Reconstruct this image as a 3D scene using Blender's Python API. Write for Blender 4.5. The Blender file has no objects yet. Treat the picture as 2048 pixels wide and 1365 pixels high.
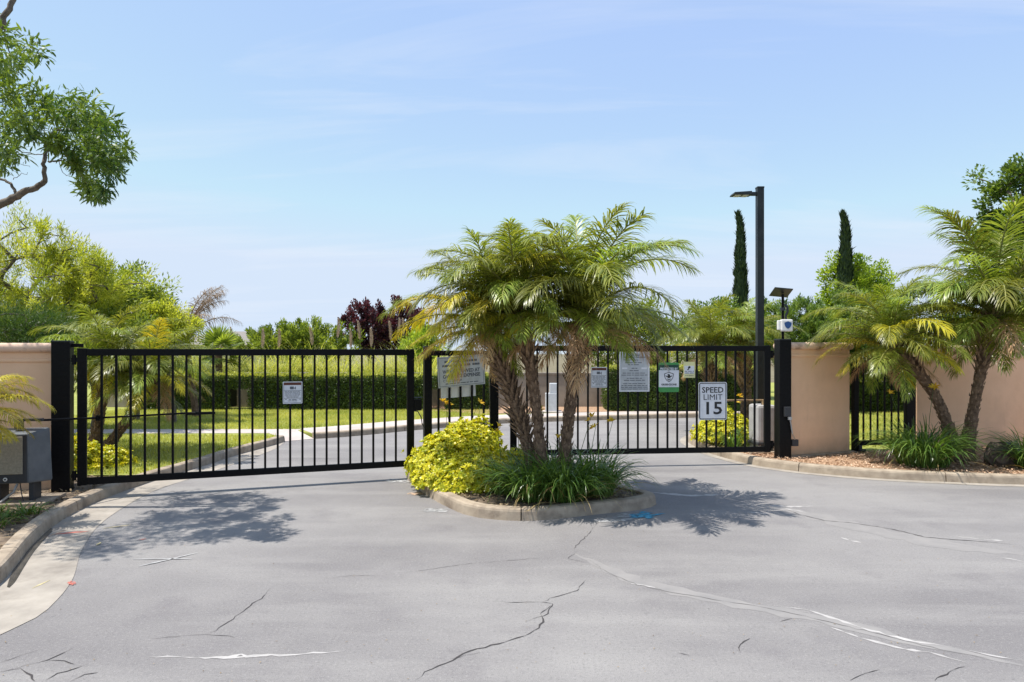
import bpy, math, random
import numpy as np
from mathutils import Vector, Matrix, noise as mnoise

# ------------------------------------------------------------------ camera, sky, sun, exposure
scene = bpy.context.scene
C = scene.collection
F, H, HY = 1365.33, 1.85, 706.0          # focal length in photo pixels, eye height, horizon row

cam_d = bpy.data.cameras.new('camera'); cam = bpy.data.objects.new('camera', cam_d); C.objects.link(cam)
cam.location = (0, 0, H); cam.rotation_euler = (math.radians(90), 0, 0)
cam_d.lens = 24.0; cam_d.sensor_width = 36.0
cam_d.shift_y = 23.5 / 2048.0
cam_d.clip_start = 0.05; cam_d.clip_end = 2000
scene.camera = cam

SUN_EL, SUN_AZ = math.radians(68), math.radians(259)   # azimuth clockwise from +Y, direction towards the sun
world = bpy.data.worlds.new('World'); scene.world = world; world.use_nodes = True
wn = world.node_tree.nodes; wl = world.node_tree.links; wn.clear()
w_out = wn.new('ShaderNodeOutputWorld'); w_bg = wn.new('ShaderNodeBackground')
sky = wn.new('ShaderNodeTexSky'); sky.sky_type = 'NISHITA'; sky.sun_disc = False
sky.sun_elevation = SUN_EL; sky.sun_rotation = SUN_AZ
sky.altitude = 30; sky.air_density = 1.0; sky.dust_density = 0.6; sky.ozone_density = 1.3
w_bg.inputs['Strength'].default_value = 0.15
# thin high cirrus, laid on a plane far above
tc = wn.new('ShaderNodeTexCoord'); sep = wn.new('ShaderNodeSeparateXYZ'); wl.new(tc.outputs['Generated'], sep.inputs[0])
def wmath(op, a, b):
    n = wn.new('ShaderNodeMath'); n.operation = op
    for i, v in enumerate((a, b)):
        if isinstance(v, (int, float)): n.inputs[i].default_value = v
        else: wl.new(v, n.inputs[i])
    return n.outputs[0]
zz = wmath('ADD', sep.outputs['Z'], 0.12)
cx = wmath('DIVIDE', sep.outputs['X'], zz); cy = wmath('DIVIDE', sep.outputs['Y'], zz)
comb = wn.new('ShaderNodeCombineXYZ'); wl.new(wmath('MULTIPLY', cx, 0.42), comb.inputs[0]); wl.new(wmath('MULTIPLY', cy, 1.7), comb.inputs[1])
cn = wn.new('ShaderNodeTexNoise'); cn.inputs['Scale'].default_value = 1.1; cn.inputs['Detail'].default_value = 7; cn.inputs['Roughness'].default_value = 0.6
cn.inputs['Distortion'].default_value = 0.6
wl.new(comb.outputs[0], cn.inputs['Vector'])
cr = wn.new('ShaderNodeMapRange'); cr.inputs['From Min'].default_value = 0.50; cr.inputs['From Max'].default_value = 0.78
cr.inputs['To Min'].default_value = 0.0; cr.inputs['To Max'].default_value = 0.5
wl.new(cn.outputs['Fac'], cr.inputs['Value'])
wmix = wn.new('ShaderNodeMixRGB'); wmix.inputs['Color2'].default_value = (3.4, 3.6, 3.95, 1)
veil = wn.new('ShaderNodeMixRGB'); veil.inputs['Fac'].default_value = 0.5; veil.inputs['Color2'].default_value = (2.05, 2.65, 3.9, 1)   # thin even haze over the whole sky
wl.new(sky.outputs[0], veil.inputs['Color1'])
lim = wn.new('ShaderNodeMixRGB'); lim.blend_type = 'DARKEN'; lim.inputs['Fac'].default_value = 1.0; lim.inputs['Color2'].default_value = (2.7, 3.17, 3.85, 1)
wl.new(veil.outputs[0], lim.inputs['Color1'])
wl.new(cr.outputs[0], wmix.inputs['Fac']); wl.new(lim.outputs[0], wmix.inputs['Color1'])
wl.new(wmix.outputs[0], w_bg.inputs['Color']); wl.new(w_bg.outputs[0], w_out.inputs['Surface'])

sun_d = bpy.data.lights.new('sun', 'SUN'); sun_d.energy = 3.8; sun_d.angle = math.radians(0.53); sun_d.color = (1.0, 0.95, 0.87)
sun = bpy.data.objects.new('sun', sun_d); C.objects.link(sun)
to_sun = Vector((math.sin(SUN_AZ) * math.cos(SUN_EL), math.cos(SUN_AZ) * math.cos(SUN_EL), math.sin(SUN_EL)))
sun.rotation_euler = to_sun.to_track_quat('Z', 'Y').to_euler(); sun.location = (-20, 0, 40)

scene.view_settings.view_transform = 'Standard'; scene.view_settings.look = 'None'
scene.view_settings.exposure = 0.75; scene.view_settings.gamma = 1.0
scene.view_settings.use_curve_mapping = False
scene.cycles.max_bounces = 7; scene.cycles.diffuse_bounces = 3; scene.cycles.transmission_bounces = 4
scene.cycles.use_denoising = True

rng = np.random.default_rng(7)
R = random.Random(11)

def G(x, y, z=0.0):
    d = (H - z) * F / (y - HY); return ((x - 1024) * d / F, d)
def P(x, y, d):
    return ((x - 1024) * d / F, d, H - (y - HY) * d / F)

# ------------------------------------------------------------------ materials
def new_mat(name):
    m = bpy.data.materials.new(name); m.use_nodes = True
    nt = m.node_tree; nt.nodes.clear()
    out = nt.nodes.new('ShaderNodeOutputMaterial')
    return m, nt, out
def nd(nt, typ, **kw):
    n = nt.nodes.new(typ)
    for k, v in kw.items():
        if k in n.inputs: n.inputs[k].default_value = v
        else: setattr(n, k, v)
    return n
def rgba(c): return (c[0], c[1], c[2], 1.0)
def noisy(name, c1, c2, scale=6.0, rough=0.7, detail=6, bump=0.0, bump_scale=80.0, metallic=0.0, spec=0.4, lo=0.35, hi=0.65, c3=None, s3=1.0):
    m, nt, out = new_mat(name); L = nt.links.new
    b = nd(nt, 'ShaderNodeBsdfPrincipled', Roughness=rough, Metallic=metallic)
    b.inputs['Specular IOR Level'].default_value = spec
    t = nd(nt, 'ShaderNodeTexCoord')
    n = nd(nt, 'ShaderNodeTexNoise', Scale=scale, Detail=detail, Roughness=0.62)
    L(t.outputs['Object'], n.inputs['Vector'])
    r = nd(nt, 'ShaderNodeMapRange'); r.inputs['From Min'].default_value = lo; r.inputs['From Max'].default_value = hi
    L(n.outputs['Fac'], r.inputs['Value'])
    mx = nd(nt, 'ShaderNodeMixRGB', Color1=rgba(c1), Color2=rgba(c2)); L(r.outputs[0], mx.inputs['Fac'])
    col = mx.outputs[0]
    if c3:
        n3 = nd(nt, 'ShaderNodeTexNoise', Scale=s3, Detail=5, Roughness=0.65); L(t.outputs['Object'], n3.inputs['Vector'])
        r3 = nd(nt, 'ShaderNodeMapRange'); r3.inputs['From Min'].default_value = 0.52; r3.inputs['From Max'].default_value = 0.72
        L(n3.outputs['Fac'], r3.inputs['Value'])
        m3 = nd(nt, 'ShaderNodeMixRGB', Color2=rgba(c3)); L(r3.outputs[0], m3.inputs['Fac']); L(col, m3.inputs['Color1']); col = m3.outputs[0]
    L(col, b.inputs['Base Color'])
    if bump > 0:
        n2 = nd(nt, 'ShaderNodeTexNoise', Scale=bump_scale, Detail=4); L(t.outputs['Object'], n2.inputs['Vector'])
        bp = nd(nt, 'ShaderNodeBump', Strength=bump, Distance=0.01); L(n2.outputs['Fac'], bp.inputs['Height']); L(bp.outputs[0], b.inputs['Normal'])
    L(b.outputs[0], out.inputs['Surface'])
    return m
def foliage(name, dark, light, trans=0.35, rough=0.42, tint=None, obj_var=0.0, spec=0.35):
    m, nt, out = new_mat(name); L = nt.links.new
    a = nd(nt, 'ShaderNodeAttribute', attribute_name='rnd')
    mx = nd(nt, 'ShaderNodeMixRGB', Color1=rgba(dark), Color2=rgba(light)); L(a.outputs['Fac'], mx.inputs['Fac'])
    col = mx.outputs[0]
    if obj_var:
        oi = nd(nt, 'ShaderNodeObjectInfo')
        hv = nd(nt, 'ShaderNodeHueSaturation')
        r1 = nd(nt, 'ShaderNodeMapRange'); r1.inputs['To Min'].default_value = 0.5 - 0.03 * obj_var; r1.inputs['To Max'].default_value = 0.5 + 0.015 * obj_var
        r2 = nd(nt, 'ShaderNodeMapRange'); r2.inputs['To Min'].default_value = 1 - 0.3 * obj_var; r2.inputs['To Max'].default_value = 1 + 0.35 * obj_var
        L(oi.outputs['Random'], r1.inputs['Value']); L(oi.outputs['Random'], r2.inputs['Value'])
        L(r1.outputs[0], hv.inputs['Hue']); L(r2.outputs[0], hv.inputs['Value']); L(col, hv.inputs['Color']); col = hv.outputs[0]
    b = nd(nt, 'ShaderNodeBsdfPrincipled', Roughness=rough); b.inputs['Specular IOR Level'].default_value = spec
    L(col, b.inputs['Base Color'])
    tr = nd(nt, 'ShaderNodeBsdfTranslucent')
    tm = nd(nt, 'ShaderNodeMixRGB', blend_type='MULTIPLY', Fac=1.0); tm.inputs['Color2'].default_value = rgba(tint or (1.5, 1.45, 0.55))
    L(col, tm.inputs['Color1']); L(tm.outputs[0], tr.inputs['Color'])
    ms = nd(nt, 'ShaderNodeMixShader', Fac=trans); L(b.outputs[0], ms.inputs[1]); L(tr.outputs[0], ms.inputs[2])
    L(ms.outputs[0], out.inputs['Surface'])
    return m
def plain(name, c, rough=0.5, metallic=0.0, spec=0.4):
    return noisy(name, [v * 0.92 for v in c], [min(1, v * 1.08) for v in c], 9.0, rough, metallic=metallic, spec=spec)

def asphalt_material():
    m, nt, out = new_mat('asphalt'); L = nt.links.new
    t = nd(nt, 'ShaderNodeTexCoord')
    b = nd(nt, 'ShaderNodeBsdfPrincipled', Roughness=0.86); b.inputs['Specular IOR Level'].default_value = 0.25
    def nz(scale, detail=5, vec=None, rough=0.6):
        n = nd(nt, 'ShaderNodeTexNoise', Scale=scale, Detail=detail, Roughness=rough); L(vec or t.outputs['Object'], n.inputs['Vector']); return n.outputs['Fac']
    def mr(v, a, c, d=0.0, e=1.0):
        r = nd(nt, 'ShaderNodeMapRange'); r.inputs['From Min'].default_value = a; r.inputs['From Max'].default_value = c
        r.inputs['To Min'].default_value = d; r.inputs['To Max'].default_value = e; L(v, r.inputs['Value']); return r.outputs[0]
    def mix(f, c1, c2):
        x = nd(nt, 'ShaderNodeMixRGB'); L(f, x.inputs['Fac'])
        for k, c in (('Color1', c1), ('Color2', c2)):
            if isinstance(c, tuple): x.inputs[k].default_value = rgba(c)
            else: L(c, x.inputs[k])
        return x.outputs[0]
    mp = nd(nt, 'ShaderNodeMapping'); mp.inputs['Rotation'].default_value = (0, 0, math.radians(-20)); mp.inputs['Scale'].default_value = (0.35, 1.6, 1)
    L(t.outputs['Object'], mp.inputs['Vector'])
    col = mix(mr(nz(0.35, 6), 0.38, 0.62), (0.192, 0.182, 0.182), (0.265, 0.253, 0.246))
    col = mix(mr(nz(0.9, 5, mp.outputs[0]), 0.48, 0.70, 0, 0.7), col, (0.305, 0.292, 0.280))     # worn streaks along the wheel paths
    col = mix(mr(nz(1.7, 6), 0.55, 0.75, 0, 0.5), col, (0.155, 0.143, 0.150))
    col = mix(mr(nz(11.0, 3), 0.62, 0.78, 0, 0.35), col, (0.13, 0.125, 0.13))
    mid = nz(48, 3, None, 0.75)
    col = mix(mr(mid, 0.56, 0.72, 0, 0.55), col, (0.37, 0.355, 0.34))
    col = mix(mr(mid, 0.44, 0.30, 0, 0.55), col, (0.115, 0.11, 0.112))
    grain = nz(150, 2, None, 0.7)
    col = mix(mr(grain, 0.58, 0.72, 0, 0.55), col, (0.42, 0.40, 0.38))
    col = mix(mr(grain, 0.42, 0.30, 0, 0.7), col, (0.075, 0.072, 0.075))
    v = nd(nt, 'ShaderNodeTexVoronoi', Scale=34.0); L(t.outputs['Object'], v.inputs['Vector'])
    col = mix(mr(v.outputs['Distance'], 0.09, 0.03, 0, 0.7), col, (0.46, 0.43, 0.38))            # pale bits of stone
    L(col, b.inputs['Base Color'])
    bp = nd(nt, 'ShaderNodeBump', Strength=0.6, Distance=0.008); L(grain, bp.inputs['Height'])
    bp2 = nd(nt, 'ShaderNodeBump', Strength=0.25, Distance=0.05); L(nz(2.5, 4), bp2.inputs['Height']); L(bp.outputs[0], bp2.inputs['Normal'])
    L(bp2.outputs[0], b.inputs['Normal']); L(b.outputs[0], out.inputs['Surface'])
    return m

M = {}
M['asphalt'] = asphalt_material()
M['concrete'] = noisy('kerb_concrete', (0.27, 0.215, 0.16), (0.42, 0.345, 0.26), 5.0, 0.85, 8, bump=0.25, bump_scale=120, c3=(0.17, 0.13, 0.095), s3=3.0)
M['gutter'] = noisy('gutter_concrete', (0.28, 0.25, 0.215), (0.39, 0.35, 0.30), 3.0, 0.82, 8, bump=0.15, bump_scale=150, c3=(0.20, 0.175, 0.15), s3=1.6)
M['walk'] = noisy('pavement_concrete', (0.42, 0.36, 0.33), (0.52, 0.46, 0.42), 2.0, 0.85, 6)
M['soil'] = noisy('dry_soil', (0.10, 0.075, 0.055), (0.22, 0.165, 0.115), 9.0, 0.95, 8, bump=0.8, bump_scale=45)
M['mulch'] = noisy('mulch_ground', (0.26, 0.155, 0.09), (0.48, 0.32, 0.21), 30.0, 0.95, 6, bump=0.9, bump_scale=70)
M['earth'] = noisy('far_earth', (0.13, 0.11, 0.06), (0.2, 0.17, 0.10), 0.6, 0.95, 8)
M['lawn'] = noisy('lawn_ground', (0.20, 0.23, 0.04), (0.34, 0.35, 0.08), 3.0, 0.95, 8, bump=0.5, bump_scale=60)
M['stucco'] = noisy('peach_stucco', (0.78, 0.505, 0.315), (0.86, 0.565, 0.36), 1.6, 0.9, 6, bump=0.35, bump_scale=170, c3=(0.72, 0.465, 0.295), s3=0.9)
def dirty(m, dirt, top):
    nt = m.node_tree; L = nt.links.new; b = [n for n in nt.nodes if n.type == 'BSDF_PRINCIPLED'][0]; src = b.inputs['Base Color'].links[0].from_socket
    t = nd(nt, 'ShaderNodeTexCoord'); sp = nd(nt, 'ShaderNodeSeparateXYZ'); L(t.outputs['Object'], sp.inputs[0])
    mp = nd(nt, 'ShaderNodeMapping'); mp.inputs['Scale'].default_value = (9, 9, .7); L(t.outputs['Object'], mp.inputs['Vector'])
    n = nd(nt, 'ShaderNodeTexNoise', Scale=1.0, Detail=6, Roughness=.7); L(mp.outputs[0], n.inputs['Vector'])
    n2 = nd(nt, 'ShaderNodeTexNoise', Scale=5.0, Detail=7, Roughness=.7); L(t.outputs['Object'], n2.inputs['Vector'])
    g = nd(nt, 'ShaderNodeMapRange'); g.inputs['From Min'].default_value = .42; g.inputs['From Max'].default_value = .08; L(sp.outputs['Z'], g.inputs['Value'])
    mu = nd(nt, 'ShaderNodeMath', operation='MULTIPLY'); L(g.outputs[0], mu.inputs[0]); L(n2.outputs['Fac'], mu.inputs[1])
    st = nd(nt, 'ShaderNodeMapRange'); st.inputs['From Min'].default_value = .60; st.inputs['From Max'].default_value = .80; st.inputs['To Max'].default_value = .22; L(n.outputs['Fac'], st.inputs['Value'])
    ad = nd(nt, 'ShaderNodeMath', operation='ADD', use_clamp=True); L(mu.outputs[0], ad.inputs[0]); L(st.outputs[0], ad.inputs[1])
    mx = nd(nt, 'ShaderNodeMixRGB', Color2=rgba(dirt)); L(ad.outputs[0], mx.inputs['Fac']); L(src, mx.inputs['Color1']); L(mx.outputs[0], b.inputs['Base Color'])
dirty(M['stucco'], (0.30, 0.20, 0.125), .4)
M['cap'] = noisy('weathered_cap_stucco', (0.70, 0.48, 0.35), (0.78, 0.56, 0.42), 3.0, 0.88, 8, bump=0.4, bump_scale=120, c3=(0.34, 0.23, 0.17), s3=4.5)
M['greywall'] = noisy('old_block_wall', (0.22, 0.19, 0.155), (0.33, 0.285, 0.23), 1.4, 0.9, 8, bump=0.3, bump_scale=60)
M['black'] = noisy('black_powder_coat', (0.0035, 0.0035, 0.004), (0.007, 0.007, 0.0075), 30.0, 0.45, 4, bump=0.06, bump_scale=220, spec=0.12)
M['pole'] = noisy('dark_bronze_paint', (0.012, 0.016, 0.016), (0.02, 0.025, 0.025), 8.0, 0.4, 4, spec=0.3)
M['steel'] = plain('galvanised_steel', (0.42, 0.42, 0.42), 0.4, 0.7)
M['white_al'] = noisy('sign_white', (0.60, 0.62, 0.66), (0.72, 0.73, 0.76), 7.0, 0.5)
M['grey_al'] = noisy('sign_faded_grey', (0.42, 0.44, 0.45), (0.52, 0.54, 0.55), 9.0, 0.5)
M['ink'] = plain('sign_black_ink', (0.018, 0.018, 0.02), 0.55)
M['ink_grey'] = plain('sign_faded_ink', (0.11, 0.12, 0.14), 0.6)
M['brown_ink'] = plain('sign_brown_band', (0.10, 0.028, 0.016), 0.55)
M['green_ink'] = plain('sign_green', (0.055, 0.27, 0.07), 0.5)
M['dark_green_ink'] = plain('sign_dark_green', (0.012, 0.055, 0.035), 0.5)
M['yellow_al'] = plain('sign_pale_yellow', (0.66, 0.64, 0.33), 0.5)
M['blue_ink'] = plain('shield_blue', (0.02, 0.075, 0.22), 0.45)
M['white_plastic'] = plain('white_plastic', (0.75, 0.73, 0.70), 0.4)
M['op_grey'] = noisy('operator_grey_plastic', (0.105, 0.115, 0.125), (0.15, 0.16, 0.17), 5.0, 0.55)
M['op_dark'] = plain('operator_dark_plastic', (0.035, 0.037, 0.042), 0.5)
M['op_panel'] = noisy('operator_beige_panel', (0.24, 0.215, 0.165), (0.33, 0.295, 0.23), 40.0, 0.6)
M['op_light'] = noisy('operator_light_plastic', (0.36, 0.345, 0.34), (0.44, 0.43, 0.42), 5.0, 0.55)
M['cab'] = plain('cabinet_light_grey', (0.52, 0.54, 0.56), 0.5)
M['solar'] = plain('solar_glass', (0.012, 0.016, 0.03), 0.15, spec=0.6)
M['lens'] = plain('lamp_lens', (0.55, 0.55, 0.5), 0.3)
M['bark'] = noisy('tree_bark', (0.09, 0.072, 0.058), (0.20, 0.165, 0.135), 14.0, 0.9, 8, bump=0.6, bump_scale=40)
M['palm_trunk'] = noisy('palm_trunk_fibre', (0.07, 0.042, 0.026), (0.22, 0.145, 0.095), 16.0, 0.95, 8, bump=0.9, bump_scale=45)
M['palm_base'] = noisy('old_leaf_base', (0.12, 0.075, 0.045), (0.33, 0.225, 0.145), 24.0, 0.9, 6)
M['rachis'] = noisy('palm_rachis', (0.17, 0.19, 0.045), (0.30, 0.29, 0.09), 8.0, 0.5)
M['rachis_dead'] = noisy('palm_rachis_dead', (0.25, 0.16, 0.08), (0.42, 0.29, 0.16), 8.0, 0.7)
M['rock'] = noisy('boulder_rock', (0.045, 0.036, 0.03), (0.17, 0.13, 0.10), 6.0, 0.9, 9, bump=0.8, bump_scale=22)
M['roof'] = plain('far_roof_tile', (0.22, 0.20, 0.18), 0.8)
M['house'] = plain('far_house_wall', (0.42, 0.38, 0.33), 0.85)
M['crack'] = plain('crack_dark_fill', (0.055, 0.05, 0.05), 0.95)  # one even dark tone for the crack ribbons
M['sealant'] = noisy('old_crack_filler', (0.225, 0.215, 0.21), (0.27, 0.255, 0.245), 5.0, 0.8, bump=0.2, bump_scale=160)
M['pale_peel'] = noisy('peeled_seal_coat', (0.33, 0.315, 0.305), (0.46, 0.44, 0.425), 9.0, 0.85)
M['white_paint'] = noisy('white_spray_paint', (0.28, 0.28, 0.28), (0.46, 0.455, 0.45), 14.0, 0.8)
M['red_paint'] = noisy('red_spray_paint', (0.42, 0.13, 0.10), (0.58, 0.17, 0.13), 20.0, 0.8)
M['yellow_paint'] = noisy('yellow_spray_paint', (0.42, 0.36, 0.20), (0.58, 0.49, 0.25), 20.0, 0.8)
M['blue_paint'] = noisy('blue_spray_paint', (0.03, 0.22, 0.36), (0.10, 0.36, 0.50), 20.0, 0.8)
M['orange_paint'] = noisy('orange_spray_paint', (0.44, 0.31, 0.22), (0.52, 0.37, 0.26), 20.0, 0.8)
M['water'] = noisy('gutter_water', (0.05, 0.047, 0.042), (0.11, 0.10, 0.088), 6.0, 0.07, spec=0.6)
# foliage
M['frond'] = foliage('palm_leaflet', (0.090, 0.140, 0.020), (0.34, 0.38, 0.075), 0.38, 0.34, obj_var=1.0, spec=0.42)
M['frond_y'] = foliage('palm_leaflet_yellow', (0.38, 0.36, 0.028), (0.62, 0.55, 0.06), 0.40, 0.36, tint=(1.3, 1.15, 0.5), obj_var=0.5)
M['frond_d'] = foliage('palm_leaflet_dry', (0.44, 0.27, 0.12), (0.70, 0.49, 0.27), 0.25, 0.6, tint=(1.1, 1.0, 0.8), obj_var=0.5)
M['frond_b'] = foliage('palm_leaflet_dead_grey', (0.24, 0.17, 0.12), (0.40, 0.31, 0.23), 0.2, 0.7, tint=(1.1, 1.0, 0.9))
M['euonymus'] = foliage('golden_shrub_leaf', (0.26, 0.33, 0.015), (0.82, 0.74, 0.05), 0.34, 0.36, tint=(1.25, 1.2, 0.4), spec=0.45)
M['lily'] = foliage('strap_leaf', (0.045, 0.11, 0.02), (0.20, 0.31, 0.065), 0.32, 0.28, spec=0.55)
M['lily_dry'] = foliage('strap_leaf_dry', (0.30, 0.22, 0.09), (0.45, 0.34, 0.16), 0.25, 0.6)
M['flower'] = foliage('lily_petal', (0.72, 0.42, 0.03), (0.85, 0.66, 0.08), 0.35, 0.5, tint=(1.1, 1.0, 0.6))
M['hedge'] = foliage('hedge_leaf', (0.03, 0.058, 0.012), (0.12, 0.18, 0.034), 0.28, 0.42)
M['hedge_sunlit_top'] = foliage('hedge_sunlit_leaf', (0.30, 0.34, 0.05), (0.56, 0.56, 0.14), 0.35, 0.42)  # sunlight on the hedge tops put into a paler leaf colour
M['hedge_in'] = noisy('hedge_dark_core', (0.012, 0.014, 0.007), (0.03, 0.03, 0.014), 30.0, 0.95)  # near-black colour of the solid box inside each hedge
M['willow'] = foliage('willow_leaf', (0.20, 0.26, 0.032), (0.56, 0.58, 0.11), 0.46, 0.42)
M['midgreen'] = foliage('broad_leaf', (0.10, 0.16, 0.028), (0.34, 0.41, 0.085), 0.42, 0.40)
M['darkgreen'] = foliage('dark_leaf', (0.03, 0.07, 0.018), (0.10, 0.17, 0.04), 0.32, 0.42)
M['ash'] = foliage('ash_leaf', (0.045, 0.095, 0.02), (0.20, 0.28, 0.05), 0.36, 0.42)
M['plum'] = foliage('plum_leaf', (0.040, 0.022, 0.028), (0.14, 0.062, 0.075), 0.30, 0.42, tint=(1.6, 0.6, 0.7))
M['oleander'] = foliage('oleander_leaf', (0.075, 0.14, 0.03), (0.26, 0.36, 0.09), 0.36, 0.42)
M['lime'] = foliage('lime_leaf', (0.14, 0.23, 0.025), (0.40, 0.50, 0.075), 0.46, 0.42)
M['cypress'] = foliage('cypress_spray', (0.022, 0.046, 0.022), (0.075, 0.12, 0.06), 0.15, 0.55)
M['pampas'] = foliage('pampas_blade', (0.26, 0.32, 0.07), (0.66, 0.64, 0.27), 0.38, 0.42)
M['plume'] = foliage('pampas_plume', (0.42, 0.33, 0.26), (0.62, 0.52, 0.43), 0.35, 0.8, tint=(1.1, 1.0, 0.9))
M['grass'] = foliage('grass_blade', (0.24, 0.285, 0.045), (0.54, 0.52, 0.15), 0.34, 0.45)
M['chip'] = foliage('bark_chip', (0.30, 0.18, 0.10), (0.74, 0.53, 0.38), 0.0, 0.85)
M['litter'] = foliage('dry_litter', (0.10, 0.07, 0.04), (0.36, 0.27, 0.16), 0.0, 0.85)

# ------------------------------------------------------------------ mesh helpers
def np_mesh(name, V, faces, rnd=None, mats=(), midx=None, smooth=False):
    me = bpy.data.meshes.new(name)
    V = np.asarray(V, dtype=np.float32)
    me.vertices.add(len(V)); me.vertices.foreach_set('co', V.ravel())
    idx = np.concatenate([f.ravel() for f in faces]).astype(np.int32)
    cnt = np.concatenate([np.full(len(f), f.shape[1], dtype=np.int32) for f in faces])
    st = np.concatenate([[0], np.cumsum(cnt)[:-1]]).astype(np.int32)
    me.loops.add(len(idx)); me.loops.foreach_set('vertex_index', idx)
    me.polygons.add(len(cnt)); me.polygons.foreach_set('loop_start', st)
    for m in mats: me.materials.append(m)
    if midx is not None: me.polygons.foreach_set('material_index', np.asarray(midx, dtype=np.int32))
    if smooth: me.polygons.foreach_set('use_smooth', np.ones(len(cnt), dtype=bool))
    if rnd is not None:
        a = me.attributes.new('rnd', 'FLOAT', 'POINT'); a.data.foreach_set('value', np.asarray(rnd, dtype=np.float32))
    me.update(calc_edges=True); me.validate()
    return me
def link(name, me, parent=None, loc=(0, 0, 0), rot=(0, 0, 0), kind=None):
    o = bpy.data.objects.new(name, me); C.objects.link(o)
    o.location = loc; o.rotation_euler = rot
    if parent is not None: o.parent = parent
    if kind: o['kind'] = kind
    return o
def tag(o, label, cat, group=None):
    o['label'] = label; o['category'] = cat
    if group: o['group'] = group
    return o
def thing(name, label, cat, loc=(0, 0, 0), rotz=0.0, group=None):
    o = bpy.data.objects.new(name, None); C.objects.link(o); o.empty_display_size = 0.2
    o.location = loc; o.rotation_euler = (0, 0, rotz)
    return tag(o, label, cat, group)
def structure(name, loc=(0, 0, 0)):
    o = bpy.data.objects.new(name, None); C.objects.link(o); o.location = loc; o['kind'] = 'structure'; return o

class MB:
    """collects shapes, becomes one mesh object"""
    def __init__(s): s.v = []; s.f = []
    def add(s, vs, fs):
        b = len(s.v); s.v.extend([tuple(p) for p in vs]); s.f.extend([tuple(i + b for i in f) for f in fs])
    def box(s, c, size, rz=0.0, mat=None):
        hx, hy, hz = [v / 2 for v in size]
        pts = [Vector((x, y, z)) for x in (-hx, hx) for y in (-hy, hy) for z in (-hz, hz)]
        m = mat or Matrix.Rotation(rz, 3, 'Z'); c = Vector(c)
        s.add([c + m @ p for p in pts], [(0, 1, 3, 2), (4, 6, 7, 5), (0, 4, 5, 1), (2, 3, 7, 6), (0, 2, 6, 4), (1, 5, 7, 3)])
    def tube(s, path, radii, n=8, cap=True, jit=0.0):
        path = [Vector(p) for p in path]; rings = []
        up = Vector((0.123, 0.31, 0.94)).normalized()
        for i, p in enumerate(path):
            t = (path[min(i + 1, len(path) - 1)] - path[max(i - 1, 0)]).normalized()
            a = t.cross(up)
            if a.length < 0.05: a = t.cross(Vector((1, 0, 0)))
            a.normalize(); b = t.cross(a); up = -a.cross(t) if False else up
            r = radii[i] if hasattr(radii, '__len__') else radii
            rings.append([p + (a * math.cos(2 * math.pi * k / n) + b * math.sin(2 * math.pi * k / n)) * r * (1 + (R.uniform(-jit, jit) if jit else 0)) for k in range(n)])
        fs = []
        for i in range(len(rings) - 1):
            for k in range(n):
                k2 = (k + 1) % n
                fs.append((i * n + k, i * n + k2, (i + 1) * n + k2, (i + 1) * n + k))
        if cap:
            fs.append(tuple(range(n))[::-1]); fs.append(tuple((len(rings) - 1) * n + k for k in range(n)))
        s.add([p for r in rings for p in r], fs)
    def prism(s, poly, z0, z1):
        n = len(poly)
        s.add([(x, y, z0) for x, y in poly] + [(x, y, z1) for x, y in poly],
              [tuple(range(n))[::-1], tuple(range(n, 2 * n))] + [(k, (k + 1) % n, n + (k + 1) % n, n + k) for k in range(n)])
    def plate(s, poly, y0, y1):
        """outline in x,z extruded along y"""
        n = len(poly)
        s.add([(x, y0, z) for x, z in poly] + [(x, y1, z) for x, z in poly],
              [tuple(range(n)), tuple(range(n, 2 * n))[::-1]] + [(k, n + k, n + (k + 1) % n, (k + 1) % n) for k in range(n)])
    def mesh(s, name, mat, bevel=0.0, smooth=False):
        import bmesh
        me = bpy.data.meshes.new(name); me.from_pydata(s.v, [], s.f)
        bm = bmesh.new(); bm.from_mesh(me)
        bmesh.ops.recalc_face_normals(bm, faces=bm.faces)
        if bevel > 0:
            es = [e for e in bm.edges if len(e.link_faces) == 2 and e.calc_face_angle(0) > 0.6]
            bmesh.ops.bevel(bm, geom=es, offset=bevel, segments=2, affect='EDGES', profile=0.6, clamp_overlap=True)
        bm.to_mesh(me); bm.free()
        if smooth:
            for p in me.polygons: p.use_smooth = True
        me.materials.append(mat)
        return me
    def build(s, name, mat, parent=None, bevel=0.0, smooth=False, loc=(0, 0, 0), kind=None, world=False, into=None):
        if into is not None:
            inv = (Matrix.Translation(into.location) @ Matrix.Rotation(into.rotation_euler.z, 4, 'Z')).inverted(); s.v = [tuple(inv @ Vector(p)) for p in s.v]
        if world and parent is not None:
            q = parent
            off = Vector((0, 0, 0))
            while q is not None: off += q.location; q = q.parent
            s.v = [tuple(Vector(p) - off) for p in s.v]
        return link(name, s.mesh(name, mat, bevel, smooth), parent, loc, kind=kind)

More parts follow.
